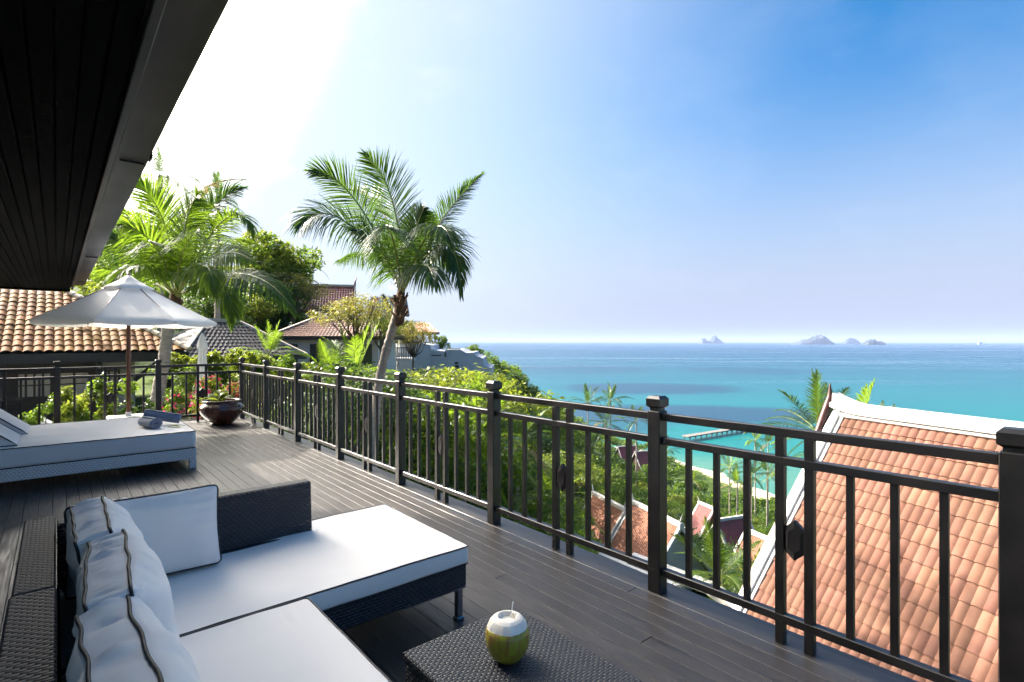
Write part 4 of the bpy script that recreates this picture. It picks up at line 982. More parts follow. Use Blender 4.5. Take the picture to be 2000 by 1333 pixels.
# house behind palm trunk with balcony
q = at(770, 667, 47); r_ = house('balcony_house', 'house with a brown gabled roof and a dark railed balcony right of the palm trunk', q, RT*.9+FW*.43, 2.2, 4.5, q.z, 1.75, M['tile_b'], 5.0, M['plaster'], gable=True, ridge_m=M['plaster'], over=.35, gwall=M['darkwood'])
b0 = at(766, 706, 44.5); mb = MB(); mb.obox(b0, RT*1.5+FW*.2, FW*2.2, Vector((0, 0, .22))); o = mb.build('balcony_floor', M['plaster'], r_); o.location = -r_.location
for i in range(9):
    mb = MB(); mb.bar(b0+(RT*1.5+FW*.2)*(i/8)+Vector((0, 0, .22)), b0+(RT*1.5+FW*.2)*(i/8)+Vector((0, 0, 1.05)), .05, .05); o = mb.build('baluster', M['blackwood'], r_); o.location = -r_.location
mb = MB(); mb.bar(b0+Vector((0, 0, 1.1)), b0+RT*1.5+FW*.2+Vector((0, 0, 1.1)), .08, .08); o = mb.build('handrail', M['blackwood'], r_); o.location = -r_.location
for px in (768, 781):
    mb = MB(); a = at(px, 750, 44.6); b_ = at(px, 708, 44.6); mb.bar(a, b_, .22, .22, up=(1, 0, 0)); o = mb.build('pillar', M['plaster'], r_); o.location = -r_.location
mb = MB(); a = at(782, 690, 45.5); b_ = at(782, 658, 45.5); mb.bar(a, b_, .25, .25, up=(1, 0, 0)); o = mb.build('pillar', M['white'], r_); o.location = -r_.location
# red pavilion
q = at(806, 650, 75); pv = empty('pavilion', q-Vector((0, 0, 3)), 'open pavilion with a bright red hipped roof on posts above the white building', 'pavilion')
def pvb(mb, nm, mm, **k): o = mb.build(nm, mm, pv, **k); o.location = -pv.location
ea = [at(800, 649, 77), at(857, 650, 74), at(850, 648, 80), at(806, 647, 82)]; rg = [at(812, 631, 78), at(838, 631, 77)]
mb = MB(); V = ea+rg; mb.add([tuple(p_) for p_ in V], [(0, 1, 5, 4), (1, 2, 5), (2, 3, 4, 5), (3, 0, 4), (3, 2, 1, 0)]); pvb(mb, 'roof', M['tile_r'])
mb = MB(); mb.bar(ea[0]-Vector((0, 0, .15)), ea[1]-Vector((0, 0, .15)), .2, .35); mb.bar(ea[1]-Vector((0, 0, .15)), ea[2]-Vector((0, 0, .15)), .2, .35); pvb(mb, 'fascia', M['blackwood'])
for px, d_ in ((826, 75.5), (839, 75), (850, 76)):
    mb = MB(); mb.bar(at(px, 673, d_), at(px, 652, d_), .22, .22, up=(1, 0, 0)); pvb(mb, 'post', M['blackwood'])
mb = MB(); mb.obox(at(815, 673, 74.5), RT*3.0, FW*5, Vector((0, 0, .3))); pvb(mb, 'floor', M['plaster'])
for i in range(7):
    mb = MB(); mb.bar(at(826+4*i, 672, 74.3), at(826+4*i, 665, 74.3), .06, .06, up=(1, 0, 0)); pvb(mb, 'baluster', M['plaster_g'])
# stepped white building
D6 = 60; wb = empty('stepped_building', at(880, 760, D6), 'blank pale grey building with a stepped parapet on the headland', 'building')
ol = [(800, 673), (803, 672), (822, 671), (840, 675), (842, 684), (868, 687), (870, 684), (899, 684), (910, 690), (925, 689), (928, 695), (943, 701), (945, 716), (960, 720), (960, 760), (800, 760)]
def wbb(mb, nm, mm): o = mb.build(nm, mm, wb); o.location = -wb.location
mb = MB(); mb.prism([at(a, b, D6) for a, b in ol], FW*9); wbb(mb, 'wall', M['plaster_g'])
for (a, b, c, d_, mm, nm) in [(888, 708, 895, 712, 'glass', 'window'), (888, 714, 896, 722, 'glass', 'window'), (868, 689, 872, 698, 'glass', 'window'), (842, 694, 862, 696, 'blackwood', 'ledge'), (866, 723, 887, 725, 'blackwood', 'ledge')]:
    mb = MB(); p_ = at(a, d_, D6-.06); mb.obox(p_, RT*((c-a)/FX*D6), FW*.12, Vector((0, 0, (d_-b)/FX*D6)), .01); wbb(mb, nm, M[mm])
for (a, b, c) in [(803, 840, 671.5), (870, 899, 683.5)]:
    mb = MB(); mb.obox(at(a, c, D6-.08), RT*((b-a)/FX*D6), FW*.5, Vector((0, 0, .12))); wbb(mb, 'coping', M['plaster'])

# --- pale orange roofs below the railing (ridges parallel to the big right roof)
def gable_roof(name, label, r0px, r0py, d0, ln, slope_len, tm, rm, wallm, pitch=.2, row=.33, horn=True, tanp=1.371, U=None, D=None, base=7):
    """r0 is the far end of the ridge; ridge runs along U, slope falls along D"""
    U = U or U_; D = D or DNh; c = 1/math.sqrt(1+tanp*tanp); P = at(r0px, r0py, d0); dn = D*c+Vector((0, 0, -tanp*c)); dn2 = -D*c+Vector((0, 0, -tanp*c))
    r = empty(name, P-Vector((0, 0, base)), label, 'house')
    def B(mb, nm, mm, **k): o = mb.build(nm, mm, r, **k); o.location = -r.location; return o
    n = max(2, int(slope_len/row))
    for dd_, nm in ((dn, 'front_slope_tiles'), (dn2, 'back_slope_tiles')):
        mb = MB(); corr(mb, P+dd_*n*row, U, -dd_, pitch, row, (0, ln), (0, ln), n); o = B(mb, nm, tm); tag(o, kind='stuff')
    mb = MB(); mb.bar(P-U*.2+Vector((0, 0, .1)), P+U*(ln+.2)+Vector((0, 0, .1)), .34, .34, ch=.03); B(mb, 'ridge_cap', rm)
    for e_ in (-.12, ln+.0):
        for dd_ in (dn, dn2):
            mb = MB(); mb.bar(P+U*(e_+.06), P+U*(e_+.06)+dd_*(slope_len+.3), .20, .26, up=U); B(mb, 'barge_board', rm)
        q = P+U*(e_+(.5 if e_ < 0 else -.6)); mb = MB(); mb.prism([q+Vector((0, 0, -.3)), q+dn*slope_len*.96, q+dn2*slope_len*.96], U*.1); B(mb, 'gable_wall', wallm)
        if horn: tp_ = P+U*e_; sg = -1 if e_ < 0 else 1; mb = MB(); mb.tube([tp_, tp_+U*sg*.05+Vector((0, 0, .45)), tp_+U*sg*.2+Vector((0, 0, .9))], [.1, .07, .01], 6); B(mb, 'gable_horn', rm, smooth=True)
    zb = slope_len*tanp*c; hw = slope_len*c*.86
    mb = MB(); mb.obox(P+U*.6-D*hw+Vector((0, 0, -zb-4)), U*(ln-1.2), D*2*hw, Vector((0, 0, 4+zb*.12))); B(mb, 'wall', wallm)
    return r
gable_roof('gabled_house', 'pale orange gabled roof with cream ridge seen right and left of the railing post below', 1238, 984, 45, 6.0, 6.6, M['tile_p'], M['plaster'], M['plaster'])
gable_roof('gabled_house', 'lower pale pink roof tier furthest left among the roofs below the railing', 1160, 966, 50, 5.2, 6.0, M['tile_p'], M['plaster'], M['plaster'])
gable_roof('gabled_house', 'maroon gabled roof with thin white barge among trees beyond the railing', 1366, 984, 68, 2.6, 4.6, M['tile_m'], M['plaster'], M['darkwood'])
gable_roof('gabled_house', 'maroon roof with an upswept white ridge running across the view below', 1399, 1019, 62, 4.6, 4.6, M['tile_m'], M['plaster'], M['darkwood'], U=(RT*.934+FW*.358), D=(RT*.358-FW*.934), horn=False)
gable_roof('gabled_house', 'brown-orange roof half hidden by shrubs beside the big terracotta roof', 1458, 1038, 46, 5.5, 5.0, M['tile_p'], M['plaster'], M['plaster'], horn=False)
gable_roof('gabled_house', 'tiny maroon roof near the shore left of the pier', 1207, 874, 225, 9, 9, M['tile_m'], M['plaster'], M['darkwood'], U=(RT*.934+FW*.358), D=(RT*.358-FW*.934), pitch=1.2, row=1.2)
gable_roof('gabled_house', 'small maroon roof near the shore just left of the dark post', 1240, 884, 205, 9, 8, M['tile_m'], M['plaster'], M['darkwood'], U=(RT*.934+FW*.358), D=(RT*.358-FW*.934), pitch=1.2, row=1.2)
# cream ridged porch roof close under the railing
pr_ = empty('porch', at(1300, 1150, 22)-Vector((0, 0, 3)), 'cream plastered porch roof edge directly below the railing', 'porch')
def prb(mb, nm, mm): o = mb.build(nm, mm, pr_); o.location = -pr_.location; return o
a, b_, c = at(1230, 1090, 24), at(1389, 1150, 21.5), at(1443, 1190, 20.5)
mb = MB(); mb.bar(a, b_, .7, .34, ch=.05); mb.bar(b_, c, .7, .34, ch=.05); prb(mb, 'parapet', M['plaster'])
a, b_ = at(1172, 1084, 30), at(1330, 1150, 26); sdn = (DNh*.75+Vector((0, 0, -.66))).normalized()
mb = MB(); corr(mb, a+sdn*3.6, (b_-a), -sdn, .26, .36, (0, (b_-a).length), (0, (b_-a).length), 10); tag(prb(mb, 'tile_courses', M['tile_p']), kind='stuff')
mb = MB(); mb.bar(a, b_, .4, .2); prb(mb, 'ridge_cap', M['plaster'])
# ------------------------------------------------------------------ cushions and seats
def cushion_mesh(name, w_, h_, t_, bulge=.03, bulge2=None, rc=.03, m_=None, n=26, wr=.0, seed=0, sag=0.0, pinch=0.0, und=0.0):
    """box cushion: gusset between two piped edges, faces +z and -z bulge; wr = wrinkle depth"""
    bulge2 = bulge if bulge2 is None else bulge2; V = []; idx = {}; F = []
    nt = 6
    def P(u, v, s):      # u,v in -1..1 perimeter-or-face, s in -1..1 through thickness
        # rounded plan corners
        x = u*w_/2; y = v*h_/2
        ax, ay = max(0, abs(x)-(w_/2-rc)), max(0, abs(y)-(h_/2-rc))
        l = math.hypot(ax, ay)
        if l > rc: x -= math.copysign(ax*(1-rc/l), x); y -= math.copysign(ay*(1-rc/l), y)
        if pinch:
            x *= 1-pinch*(1-v*v)*.5*abs(u)**3; y *= 1-pinch*(1-u*u)*.5*abs(v)**3
        return x, y
    def face(s, b):
        ids = {}
        for j in range(n+1):
            for i in range(n+1):
                u = math.sin((i/n*2-1)*math.pi/2*.92)/math.sin(math.pi/2*.92); v = math.sin((j/n*2-1)*math.pi/2*.92)/math.sin(math.pi/2*.92)
                x, y = P(u, v, s); e = (1-abs(u)**2.6)*(1-abs(v)**2.6)
                z = s*(t_/2+b*max(0, e)**.55)
                if wr:
                    ed = min(1, 1.6*max(0, 1-max(abs(u), abs(v)))); k = (1-ed)*(ed*6 if ed < .16 else 1)
                    c = x if abs(v) > abs(u) else y
                    z += s*wr*k*(noise.noise(Vector((c*38+seed, (x+y)*3, s)))*1.0)
                    z += s*wr*.9*noise.noise(Vector((x*7+seed, y*9, 5+s)))
                    z += s*wr*.5*noise.noise(Vector((x*3+y*22+seed, y*5, 9+s)))
                z -= sag*e
                if und and s > 0: z += und*(noise.noise(Vector((x*2.6+seed, y*2.6, 1)))+.35*abs(noise.noise(Vector((x*5+y*2, y*7+seed, 4)))))*min(1, 3*e)
                ids[(i, j)] = len(V); V.append((x, y, z))
        for j in range(n):
            for i in range(n):
                q = (ids[(i, j)], ids[(i+1, j)], ids[(i+1, j+1)], ids[(i, j+1)]); F.append(q if s > 0 else q[::-1])
        return [ids[(i, 0)] for i in range(n)]+[ids[(n, j)] for j in range(n)]+[ids[(n-i, n)] for i in range(n)]+[ids[(0, n-j)] for j in range(n)]
    top = face(1, bulge); bot = face(-1, bulge2); m = len(top); prev = bot; cum = 0
    for k in range(1, nt+1):
        if k == nt: cur = top
        else:
            cur = []; s = k/nt
            for q in range(m):
                a, b = Vector(V[bot[q]]), Vector(V[top[q]]); p = a.lerp(b, s); o = Vector((p.x, p.y, 0)); o = Vector((p.x/w_, p.y/h_, 0)); ax = 0 if abs(o.x) > abs(o.y) else 1
                d_ = Vector((math.copysign(1, p.x), 0, 0)) if ax == 0 else Vector((0, math.copysign(1, p.y), 0))
                c = p.y if ax == 0 else p.x
                amt = .004*math.sin(math.pi*s)+(wr*1.3*noise.noise(Vector((c*55+seed*3, s*.8, 2)))*math.sin(math.pi*s) if wr else 0)
                cur.append(len(V)); V.append(tuple(p+d_*amt))
        for q in range(m):
            q2 = (q+1) % m; F.append((prev[q], prev[q2], cur[q2], cur[q]))
        prev = cur
    me = mesh_np(name, V, F, m_ or M['fabric'], True)
    import bmesh as bm
    return me, [[Vector(V[i]) for i in top], [Vector(V[i]) for i in bot]]
def cushion(name, label, cat, mat4, group=None, pip=.0045, **kw):
    me, loops = cushion_mesh(name, **kw); o = inst(name, me, None, mat4=mat4); tag(o, label, cat, group)
    for lp in loops:
        mb = MB(); c = sum(lp, Vector())/len(lp); mb.tube([p+(p-c).normalized()*.002 for p in lp], pip, 6, closed=True); mb.build('piping', M['piping'], o, smooth=True)
    return o
X, Y, Z = Vector((1, 0, 0)), Vector((0, 1, 0)), Vector((0, 0, 1))
# chaise module
def wbox(mb, *a, **k): mb.box(*a, **k); return mb
ch = empty('chaise_sofa', (.85, 3.0, 0), 'black woven chaise sofa section with steel legs reaching towards the railing', 'sofa', 'modular sofa')
def cb(root, mb, nm, mm, **k): o = mb.build(nm, mm, root, **k); o.location = -root.location; return o
cb(ch, wbox(MB(), -.12, 1.80, 2.505, 3.52, .185, .315, b=.008), 'seat_frame', M['wick_b'], uv=True)
cb(ch, wbox(MB(), -.12, 0.0, 2.505, 3.52, .316, .725, b=.008), 'backrest', M['wick_b'], uv=True)
mb = MB(); mb.obox((.002, 3.31, .316), (1.205, 0, 0), (0, .085, 0), (0, .03, .410), .006); cb(ch, mb, 'side_panel', M['wick_b'], uv=True)
cb(ch, wbox(MB(), .02, 1.235, 3.285, 3.31, .416, .424), 'panel_foot', M['piping'])
for x_, y_ in ((1.76, 2.53), (1.76, 3.47), (-.08, 2.53), (-.08, 3.47)):
    mb = MB(); mb.box(x_-.018, x_+.018, y_-.018, y_+.018, 0, .176, .003); mb.box(x_-.024, x_+.024, y_-.024, y_+.024, 0.0, .018, .003); cb(ch, mb, 'leg', M['chrome'])
cb(ch, wbox(MB(), 1.40, 1.80, 2.512, 2.535, .176, .184), 'leg_rail', M['chrome'])
cushion('seat_cushion', 'long white seat cushion with dark piping on the chaise section', 'cushion', basis(X, Y, Z, ((0.01+1.81)/2, 3.015, .367)), w_=1.80, h_=1.03, t_=.098, bulge=.006, bulge2=.001, rc=.02, n=60, wr=.0035, seed=3, und=.011)
# seat module
se = empty('sofa_section', (.4, 1.4, 0), 'black woven sofa section nearest the camera with a low back', 'sofa', 'modular sofa')
cb(se, wbox(MB(), -.12, .87, .40, 2.495, .185, .315, b=.008), 'seat_frame', M['wick_b'], uv=True)
cb(se, wbox(MB(), -.125, 0.002, .40, 2.495, .316, .728, b=.008), 'backrest', M['wick_b'], uv=True)
for x_, y_ in ((.83, .45), (.83, 2.45), (-.08, .45), (-.08, 2.45)):
    mb = MB(); mb.box(x_-.018, x_+.018, y_-.018, y_+.018, 0, .176, .003); cb(se, mb, 'leg', M['chrome'])
cushion('seat_cushion', 'white seat cushion in the bottom left foreground below the three back cushions', 'cushion', basis(X, Y, Z, (.445, 1.45, .367)), w_=.87, h_=2.06, t_=.098, bulge=.008, bulge2=.001, rc=.02, n=60, wr=.0035, seed=8, und=.011)
# back cushions leaning on the backrest
def backc(y0, y1, label, seed, tilt=14, dx=0.0, yaw=0, z0=.425, hh=.43):
    th = R(tilt); up = Vector((-math.sin(th), 0, math.cos(th))); nrm = Vector((math.cos(th), 0, math.sin(th)))
    Rz = Matrix.Rotation(R(yaw), 3, 'Z'); wx = Rz @ Y; up = Rz @ up; nrm = Rz @ nrm
    c = Vector((.20+dx, (y0+y1)/2, z0+hh/2*math.cos(th)))
    c = c - Vector((math.sin(th), 0, 0))*0
    cushion('back_cushion', label, 'cushion', basis(wx, up, nrm, c), group='white back cushions along the sofa', w_=(y1-y0), h_=hh, t_=.115, bulge=.085, bulge2=.055, rc=.035, n=46, wr=.016, seed=seed, pinch=.06, pip=.0055)
backc(2.62, 3.24, 'farthest of the three wrinkled white back cushions, touching the upright corner cushion', 21, tilt=15, dx=-.035)
backc(1.95, 2.62, 'middle one of the three wrinkled white back cushions', 22, tilt=13, dx=-.02, yaw=-3)
backc(1.24, 1.99, 'nearest white back cushion, cut by the bottom edge of the picture', 23, tilt=12, dx=-.045, yaw=2, z0=.425, hh=.41)
th = R(13)
cushion('back_cushion', 'large smooth white cushion standing upright against the woven side panel', 'cushion', basis(X, Vector((0, math.sin(th), math.cos(th))), Vector((0, -math.cos(th), math.sin(th))), (.345, 3.215, .622)), w_=.63, h_=.40, t_=.095, bulge=.062, bulge2=.02, rc=.03, n=40, wr=.011, seed=31, pinch=.07, pip=.0055)

# coffee table
tb = empty('coffee_table', (1.37, 1.35, 0), 'black woven rattan coffee table in the foreground', 'table')
cb(tb, wbox(MB(), 1.072, 1.668, .72, 1.945, .300, .330, b=.006), 'tabletop', M['wick_t'], uv=True)
cb(tb, wbox(MB(), 1.082, 1.658, .73, 1.935, .04, .2995, b=.004), 'base', M['wick_b'], uv=True)
for x_ in (1.11, 1.63):
    for y_ in (.77, 1.9): cb(tb, wbox(MB(), x_-.02, x_+.02, y_-.02, y_+.02, 0, .0395), 'foot', M['chrome'])
# coconut
cc = empty('coconut', (1.375, 1.635, .331), 'green drinking coconut with its white top cut open on the woven table', 'coconut')
mb = MB(); mb.lathe([(.040, .0), (.060, .008), (.076, .030), (.086, .060), (.0895, .085), (.0875, .108), (.0815, .128)], n=40, wob=.012); mb.build('husk', M['husk'], cc, smooth=True)
mb = MB(); mb.lathe([(.0812, .1285), (.0795, .132), (.073, .145), (.063, .157), (.052, .164), (.040, .1670), (.0370, .1640), (.035, .157), (.035, .150)], n=15, wob=.020); mb.build('cut_top', M['flesh'], cc, smooth=14)
mb = MB(); mb.lathe([(.0345, .1485), (.012, .1475), (0.0, .147)], n=24); mb.build('water', M['juice'], cc, smooth=True)
mb = MB(); mb.tube([(.024, .006, .150), (.030, .008, .175), (.036, .010, .200), (.041, .013, .206)], .0022, 6); mb.build('straw', M['white'], cc, smooth=True)

# ------------------------------------------------------------------ daybed, towels
db = empty('daybed', (0, 8.7, 0), 'low white woven daybed at the left of the deck', 'daybed')
cb(db, wbox(MB(), -1.75, 1.345, 7.70, 9.66, .115, .255, b=.01), 'frame', M['wick_w'], uv=True)
for x_ in (1.27, -1.68):
    for y_ in (7.705, 9.58): cb(db, wbox(MB(), x_, x_+.075, y_, y_+.075, 0, .1145, b=.004), 'leg', M['wick_w'], uv=True)
cushion('mattress', 'thick white mattress with black piping on the daybed', 'mattress', basis(X, Y, Z, (-.205, 8.68, .361)), w_=3.09, h_=1.95, t_=.205, bulge=.008, bulge2=0, rc=.04, n=60, wr=.004, seed=41, pip=.006, und=.014)
def wedge(y0, y1, label, x_off=0):
    prof = [(-.32+x_off, .474), (-.95+x_off, .474), (-1.0+x_off, .55), (-.80+x_off, .80), (-.745+x_off, .825), (-.70+x_off, .80)]
    mb = MB(); n = len(prof); ys = [y0, y0+.02]+list(np.linspace(y0+.05, y1-.05, 8))+[y1-.02, y1]; V = []; cen = (sum(p[0] for p in prof)/n, sum(p[1] for p in prof)/n)
    sub = []
    for i in range(n):
        a, b = prof[i], prof[(i+1) % n]
        for k in range(6): sub.append((a[0]+(b[0]-a[0])*k/6, a[1]+(b[1]-a[1])*k/6, math.sin(math.pi*k/6)))
    for yi, y in enumerate(ys):
        e = min(1, (min(y-y0, y1-y))/.15); 
        for (x_, z_, s_) in sub:
            dx_, dz_ = x_-cen[0], z_-cen[1]; k = 1+.05*s_*e+.015*noise.noise(Vector((x_*9, y*7, z_*9))); V.append((cen[0]+dx_*k, y, max(.470, cen[1]+dz_*k)))
    m = len(sub); F = [(j*m+q, j*m+(q+1) % m, (j+1)*m+(q+1) % m, (j+1)*m+q) for j in range(len(ys)-1) for q in range(m)]+[tuple(range(m))[::-1], tuple((len(ys)-1)*m+q for q in range(m))]
    mb.add(V, F); o = mb.build('wedge_cushion', M['fabric'], None, smooth=50); tag(o, label, 'cushion', 'wedge backrest cushions on the daybed')
    for y in (y0, y1):
        j = 0 if y == y0 else len(ys)-1; pm = MB(); pm.tube([Vector(V[j*m+q])+Vector((0, -.002 if j == 0 else .002, 0)) for q in range(m)], .007, 6, closed=True); pm.build('piping', M['piping'], o, smooth=True)
    return o
wedge(7.86, 8.68, 'nearer white wedge backrest cushion at the left edge of the picture')
wedge(8.72, 9.56, 'farther white wedge backrest cushion standing behind the nearer one', .06)
def towel(loc, ln, rad, rz, label, tilt=0, seed=0):
    """rolled towel: spiral section pushed along its length"""
    turns = 3.3; n = 90; path = []; 
    for i in range(n+1):
        a = turns*2*math.pi*i/n; r_ = rad*(.16+.84*i/n); path.append((r_*math.cos(a), r_*math.sin(a), a))
    th_ = rad*.84/turns*.40; outl = [(x_-math.cos(a)*th_, y_-math.sin(a)*th_) for x_, y_, a in path]+[(x_+math.cos(a)*th_*.9, y_+math.sin(a)*th_*.9) for x_, y_, a in path[::-1]]
    m = len(outl); V = []; xs_ = [-1, -.985, -.94, -.6, -.25, .1, .45, .8, .94, .985, 1]
    for j, f in enumerate(xs_):
        e = .93 if abs(f) == 1 else (.98 if abs(f) > .98 else 1); wob_ = 1+.05*noise.noise(Vector((f*2.3+seed, 1, 1)))
        for q, (x_, y_) in enumerate(outl):
            k = e*wob_*(1+.02*noise.noise(Vector((q*.15, f*4+seed, 0)))); V.append((f*ln/2, x_*k*1.12, y_*k*.93))
    F = []
    for j in range(len(xs_)-1):
        for q in range(m): q2 = (q+1) % m; F.append((j*m+q, j*m+q2, (j+1)*m+q2, (j+1)*m+q))
    h = m//2
    for base, fl in ((0, False), ((len(xs_)-1)*m, True)):
        for q in range(h-1):
            f4 = (base+q, base+q+1, base+m-2-q, base+m-1-q); F.append(f4 if fl else f4[::-1])
    mb = MB(); mb.add(V, F); o = mb.build('rolled_towel', M['towel'], None, smooth=60); o.location = loc; o.rotation_euler = (0, tilt, rz)
    tag(o, label, 'towel', 'rolled towels on the daybed'); return o
q = gp(292, 6.95, .0); rt_az = math.atan2(RT.y, RT.x)
towel(Vector((q.x, q.y, .538)), .36, .072, rt_az-R(34), 'lower grey rolled towel lying on the daybed with its spiral end showing', seed=1)
q = gp(317, 7.16, 0); towel(Vector((q.x, q.y, .585)), .42, .068, rt_az+R(24), 'upper grey rolled towel resting slanted across the lower towel', tilt=R(13), seed=5)
lm = MB(); q = gp(334, 6.98, .473); 
for k in range(2):
    a = rt_az+R(-15+40*k); u = Vector((math.cos(a), math.sin(a), 0)); v = Vector((-u.y, u.x, 0)); V = []; F = []
    for i in range(7):
        s_ = i/6; w__ = .035*math.sin(math.pi*min(1, s_+.06)); c = q+u*(s_*.20-.04)+Vector((0, 0, .006+.014*math.sin(math.pi*s_)+.004*k)); V += [c-v*w__, c+Vector((0, 0, -.004)), c+v*w__]
    for i in range(6): F += [(3*i, 3*i+3, 3*i+4, 3*i+1), (3*i+1, 3*i+4, 3*i+5, 3*i+2)]
    lm.add(V, F)
o = lm.build('decorative_leaf', LF['lime'], None, smooth=True); tag(o, 'bright green leaf tucked under the towels on the daybed', 'leaf')

# ------------------------------------------------------------------ parasol
UB = Vector((.96, 11.45, 0)); um = empty('parasol', UB, 'large open white canvas parasol on a wooden pole at the far end of the deck', 'umbrella')
mb = MB(); mb.tube([(0, 0, .02), (0, 0, 1.3), (0, 0, 2.70)], .032, 12); mb.build('pole', M['pole'], um, smooth=40)
mb = MB(); mb.tube([(0, 0, 1.28), (0, 0, 1.36)], .040, 12); mb.tube([(0, 0, 2.05), (0, 0, 2.16)], .055, 12); mb.build('hub', M['pole'], um, smooth=40)
RU, ZR, ZA = 1.38, 1.93, 2.72; a0 = R(22.5)
def canz(f, ridge): return ZA+(ZR-ZA)*f**.93-.045*math.sin(math.pi*f)*(0 if ridge else 1)
for k in range(8):
    A0, A1 = a0+k*math.pi/4, a0+(k+1)*math.pi/4; nr, na_ = 12, 8; V = []; F = []
    for j in range(nr+1):
        f = .16+(.84*j/nr)
        for i in range(na_+1):
            t_ = i/na_; P0_ = Vector((math.cos(A0), math.sin(A0), 0)).lerp(Vector((math.cos(A1), math.sin(A1), 0)), t_)*RU*f
            sg = math.sin(math.pi*t_); z = ZA+(ZR-ZA)*f**.93-.05*sg*f*(1-.35*f)+.004*noise.noise(P0_*5); ins = 1-.035*sg*(1 if j == nr else 0)
            V.append((P0_.x*ins, P0_.y*ins, z))
    for j in range(nr):
        for i in range(na_): a = j*(na_+1)+i; F.append((a, a+na_+1, a+na_+2, a+1))
    b0_ = len(V); 
    for i in range(na_+1): v = Vector(V[nr*(na_+1)+i]); V.append((v.x*.995, v.y*.995, v.z-.055))
    for i in range(na_): F.append((nr*(na_+1)+i, b0_+i, b0_+i+1, nr*(na_+1)+i+1))
    mb = MB(); mb.add(V, F); mb.build('canopy_panel', M['canopy'], um, smooth=60)
V = []; F = []; nk = 32; lv = [(.03, ZA+.03), (.14, ZA-.055), (.27, ZA-.135), (.39, ZA-.200), (.395, ZA-.225)]
for r_, z in lv:
    for k in range(nk): a = a0+2*math.pi*k/nk; oc = math.cos(math.pi/8)/math.cos(((a-a0) % (math.pi/4))-math.pi/8); V.append((r_*oc*math.cos(a), r_*oc*math.sin(a), z-.01*(1-oc)*8*r_))
for j in range(len(lv)-1):
    for k in range(nk): k2 = (k+1) % nk; F.append((j*nk+k, (j+1)*nk+k, (j+1)*nk+k2, j*nk+k2))
F.append(tuple(range(nk)))
mb = MB(); mb.add(V, F); mb.build('vent_cap', M['canopy'], um, smooth=60)
mb = MB(); mb.tube([(0, 0, ZA+.02), (0, 0, ZA+.07)], [.025, .012], 8); mb.build('finial', M['pole'], um, smooth=True)
for k in range(8):
    A = a0+k*math.pi/4; c, s_ = math.cos(A), math.sin(A)
    mb = MB(); mb.bar((c*.05, s_*.05, ZA-.05), (c*RU*.985, s_*RU*.985, ZR-.022), .016, .024, ch=.002); rb_ = mb.build('rib', M['pole'], um)
    mb = MB(); mb.bar((c*.05, s_*.05, 2.10), (c*RU*.52, s_*RU*.52, ZA+(ZR-ZA)*.52-.04), .014, .020); mb.build('strut', M['pole'], rb_)
mb = MB(); mb.box(-.30, .30, -.26, .26, 0.001, .29, .02); mb.build('base', M['stone_w'], um)
mb = MB(); mb.tube([(0, 0, .29), (0, 0, .36)], .045, 12); mb.build('sleeve', M['white'], um, smooth=40)

# ------------------------------------------------------------------ corner pot
PT = Vector((2.42, 11.42, 0)); pt_ = empty('plant_pot', PT, 'wide glossy dark brown ceramic pot in the far deck corner', 'pot')
mb = MB(); mb.lathe([(.17, .001), (.19, .02), (.27, .10), (.345, .19), (.385, .27), (.392, .32), (.370, .365), (.325, .40), (.305, .420), (.318, .440), (.335, .452), (.335, .465), (.318, .470), (.295, .462), (.285, .43), (.29, .40)], n=48); mb.build('body', M['pot'], pt_, smooth=True)
mb = MB(); mb.lathe([(.288, .43), (.15, .44), (0, .445)], n=24); mb.build('soil', M['soil'], pt_, smooth=True)
pl = empty('potted_plant', PT+Vector((0, 0, .43)), 'broad bright green leaves growing in the brown pot', 'plant')
g = random.Random(4)
def broad_leaf(ln, wd):
    V = []; F = []
    for i in range(9):
        s_ = i/8; w__ = wd*math.sin(math.pi*min(1, s_*.93+.05))**.8; x_ = ln*s_; z = .9*ln*s_*(1-.62*s_); V += [(x_*.75, -w__, z+w__*.35), (x_*.75, 0, z), (x_*.75, w__, z+w__*.35)]
    for i in range(8): F += [(3*i, 3*i+3, 3*i+4, 3*i+1), (3*i+1, 3*i+4, 3*i+5, 3*i+2)]
    mb = MB(); mb.add(V, F); return mb.mesh('leaf', LF['lime'], smooth=True)
BL = [broad_leaf(.30, .045), broad_leaf(.24, .04), broad_leaf(.36, .05)]
for i in range(30): inst('leaf', BL[i % 3], pl, loc=(g.uniform(-.10, .08)-.04, g.uniform(-.1, .1), 0), rot=(g.uniform(-.3, .3), g.uniform(-.5, .25), g.uniform(0, 6.28)))

# ------------------------------------------------------------------ shrubs and flowers beyond the railings
def shrub(name, label, loc, lobes, n, size, leaf, seed, stems=5, flower=None, nf=0, fs=.035, group=None, cat='shrub'):
    r = empty(name, loc, label, cat, group); g = random.Random(seed)
    inst('foliage', cloud_mesh('foliage', lobes, n, size, seed, LF[leaf] if leaf in LF else M[leaf], shell=.25), r)
    mb = MB()
    for k in range(stems):
        lb = g.choice(lobes); mb.tube([(lb[0]*.3, lb[1]*.3, -.4), (lb[0]*.7, lb[1]*.7, lb[2]*.4), (lb[0], lb[1], lb[2])], [.02, .014, .006], 5)
    mb.build('stem', M['bark'], r, smooth=True)
    if flower: inst('blossom', cloud_mesh('blossom', lobes, nf, fs, seed+99, M[flower], shell=.75, aspect=1.2), r)
    return r
def lob(n, rx, ry, z0, z1, s, seed):
    g = random.Random(seed); return [(g.uniform(-rx, rx), g.uniform(-ry, ry), g.uniform(z0, z1), s*g.uniform(.7, 1.2), s*g.uniform(.7, 1.2), s*g.uniform(.7, 1.2)) for _ in range(n)]
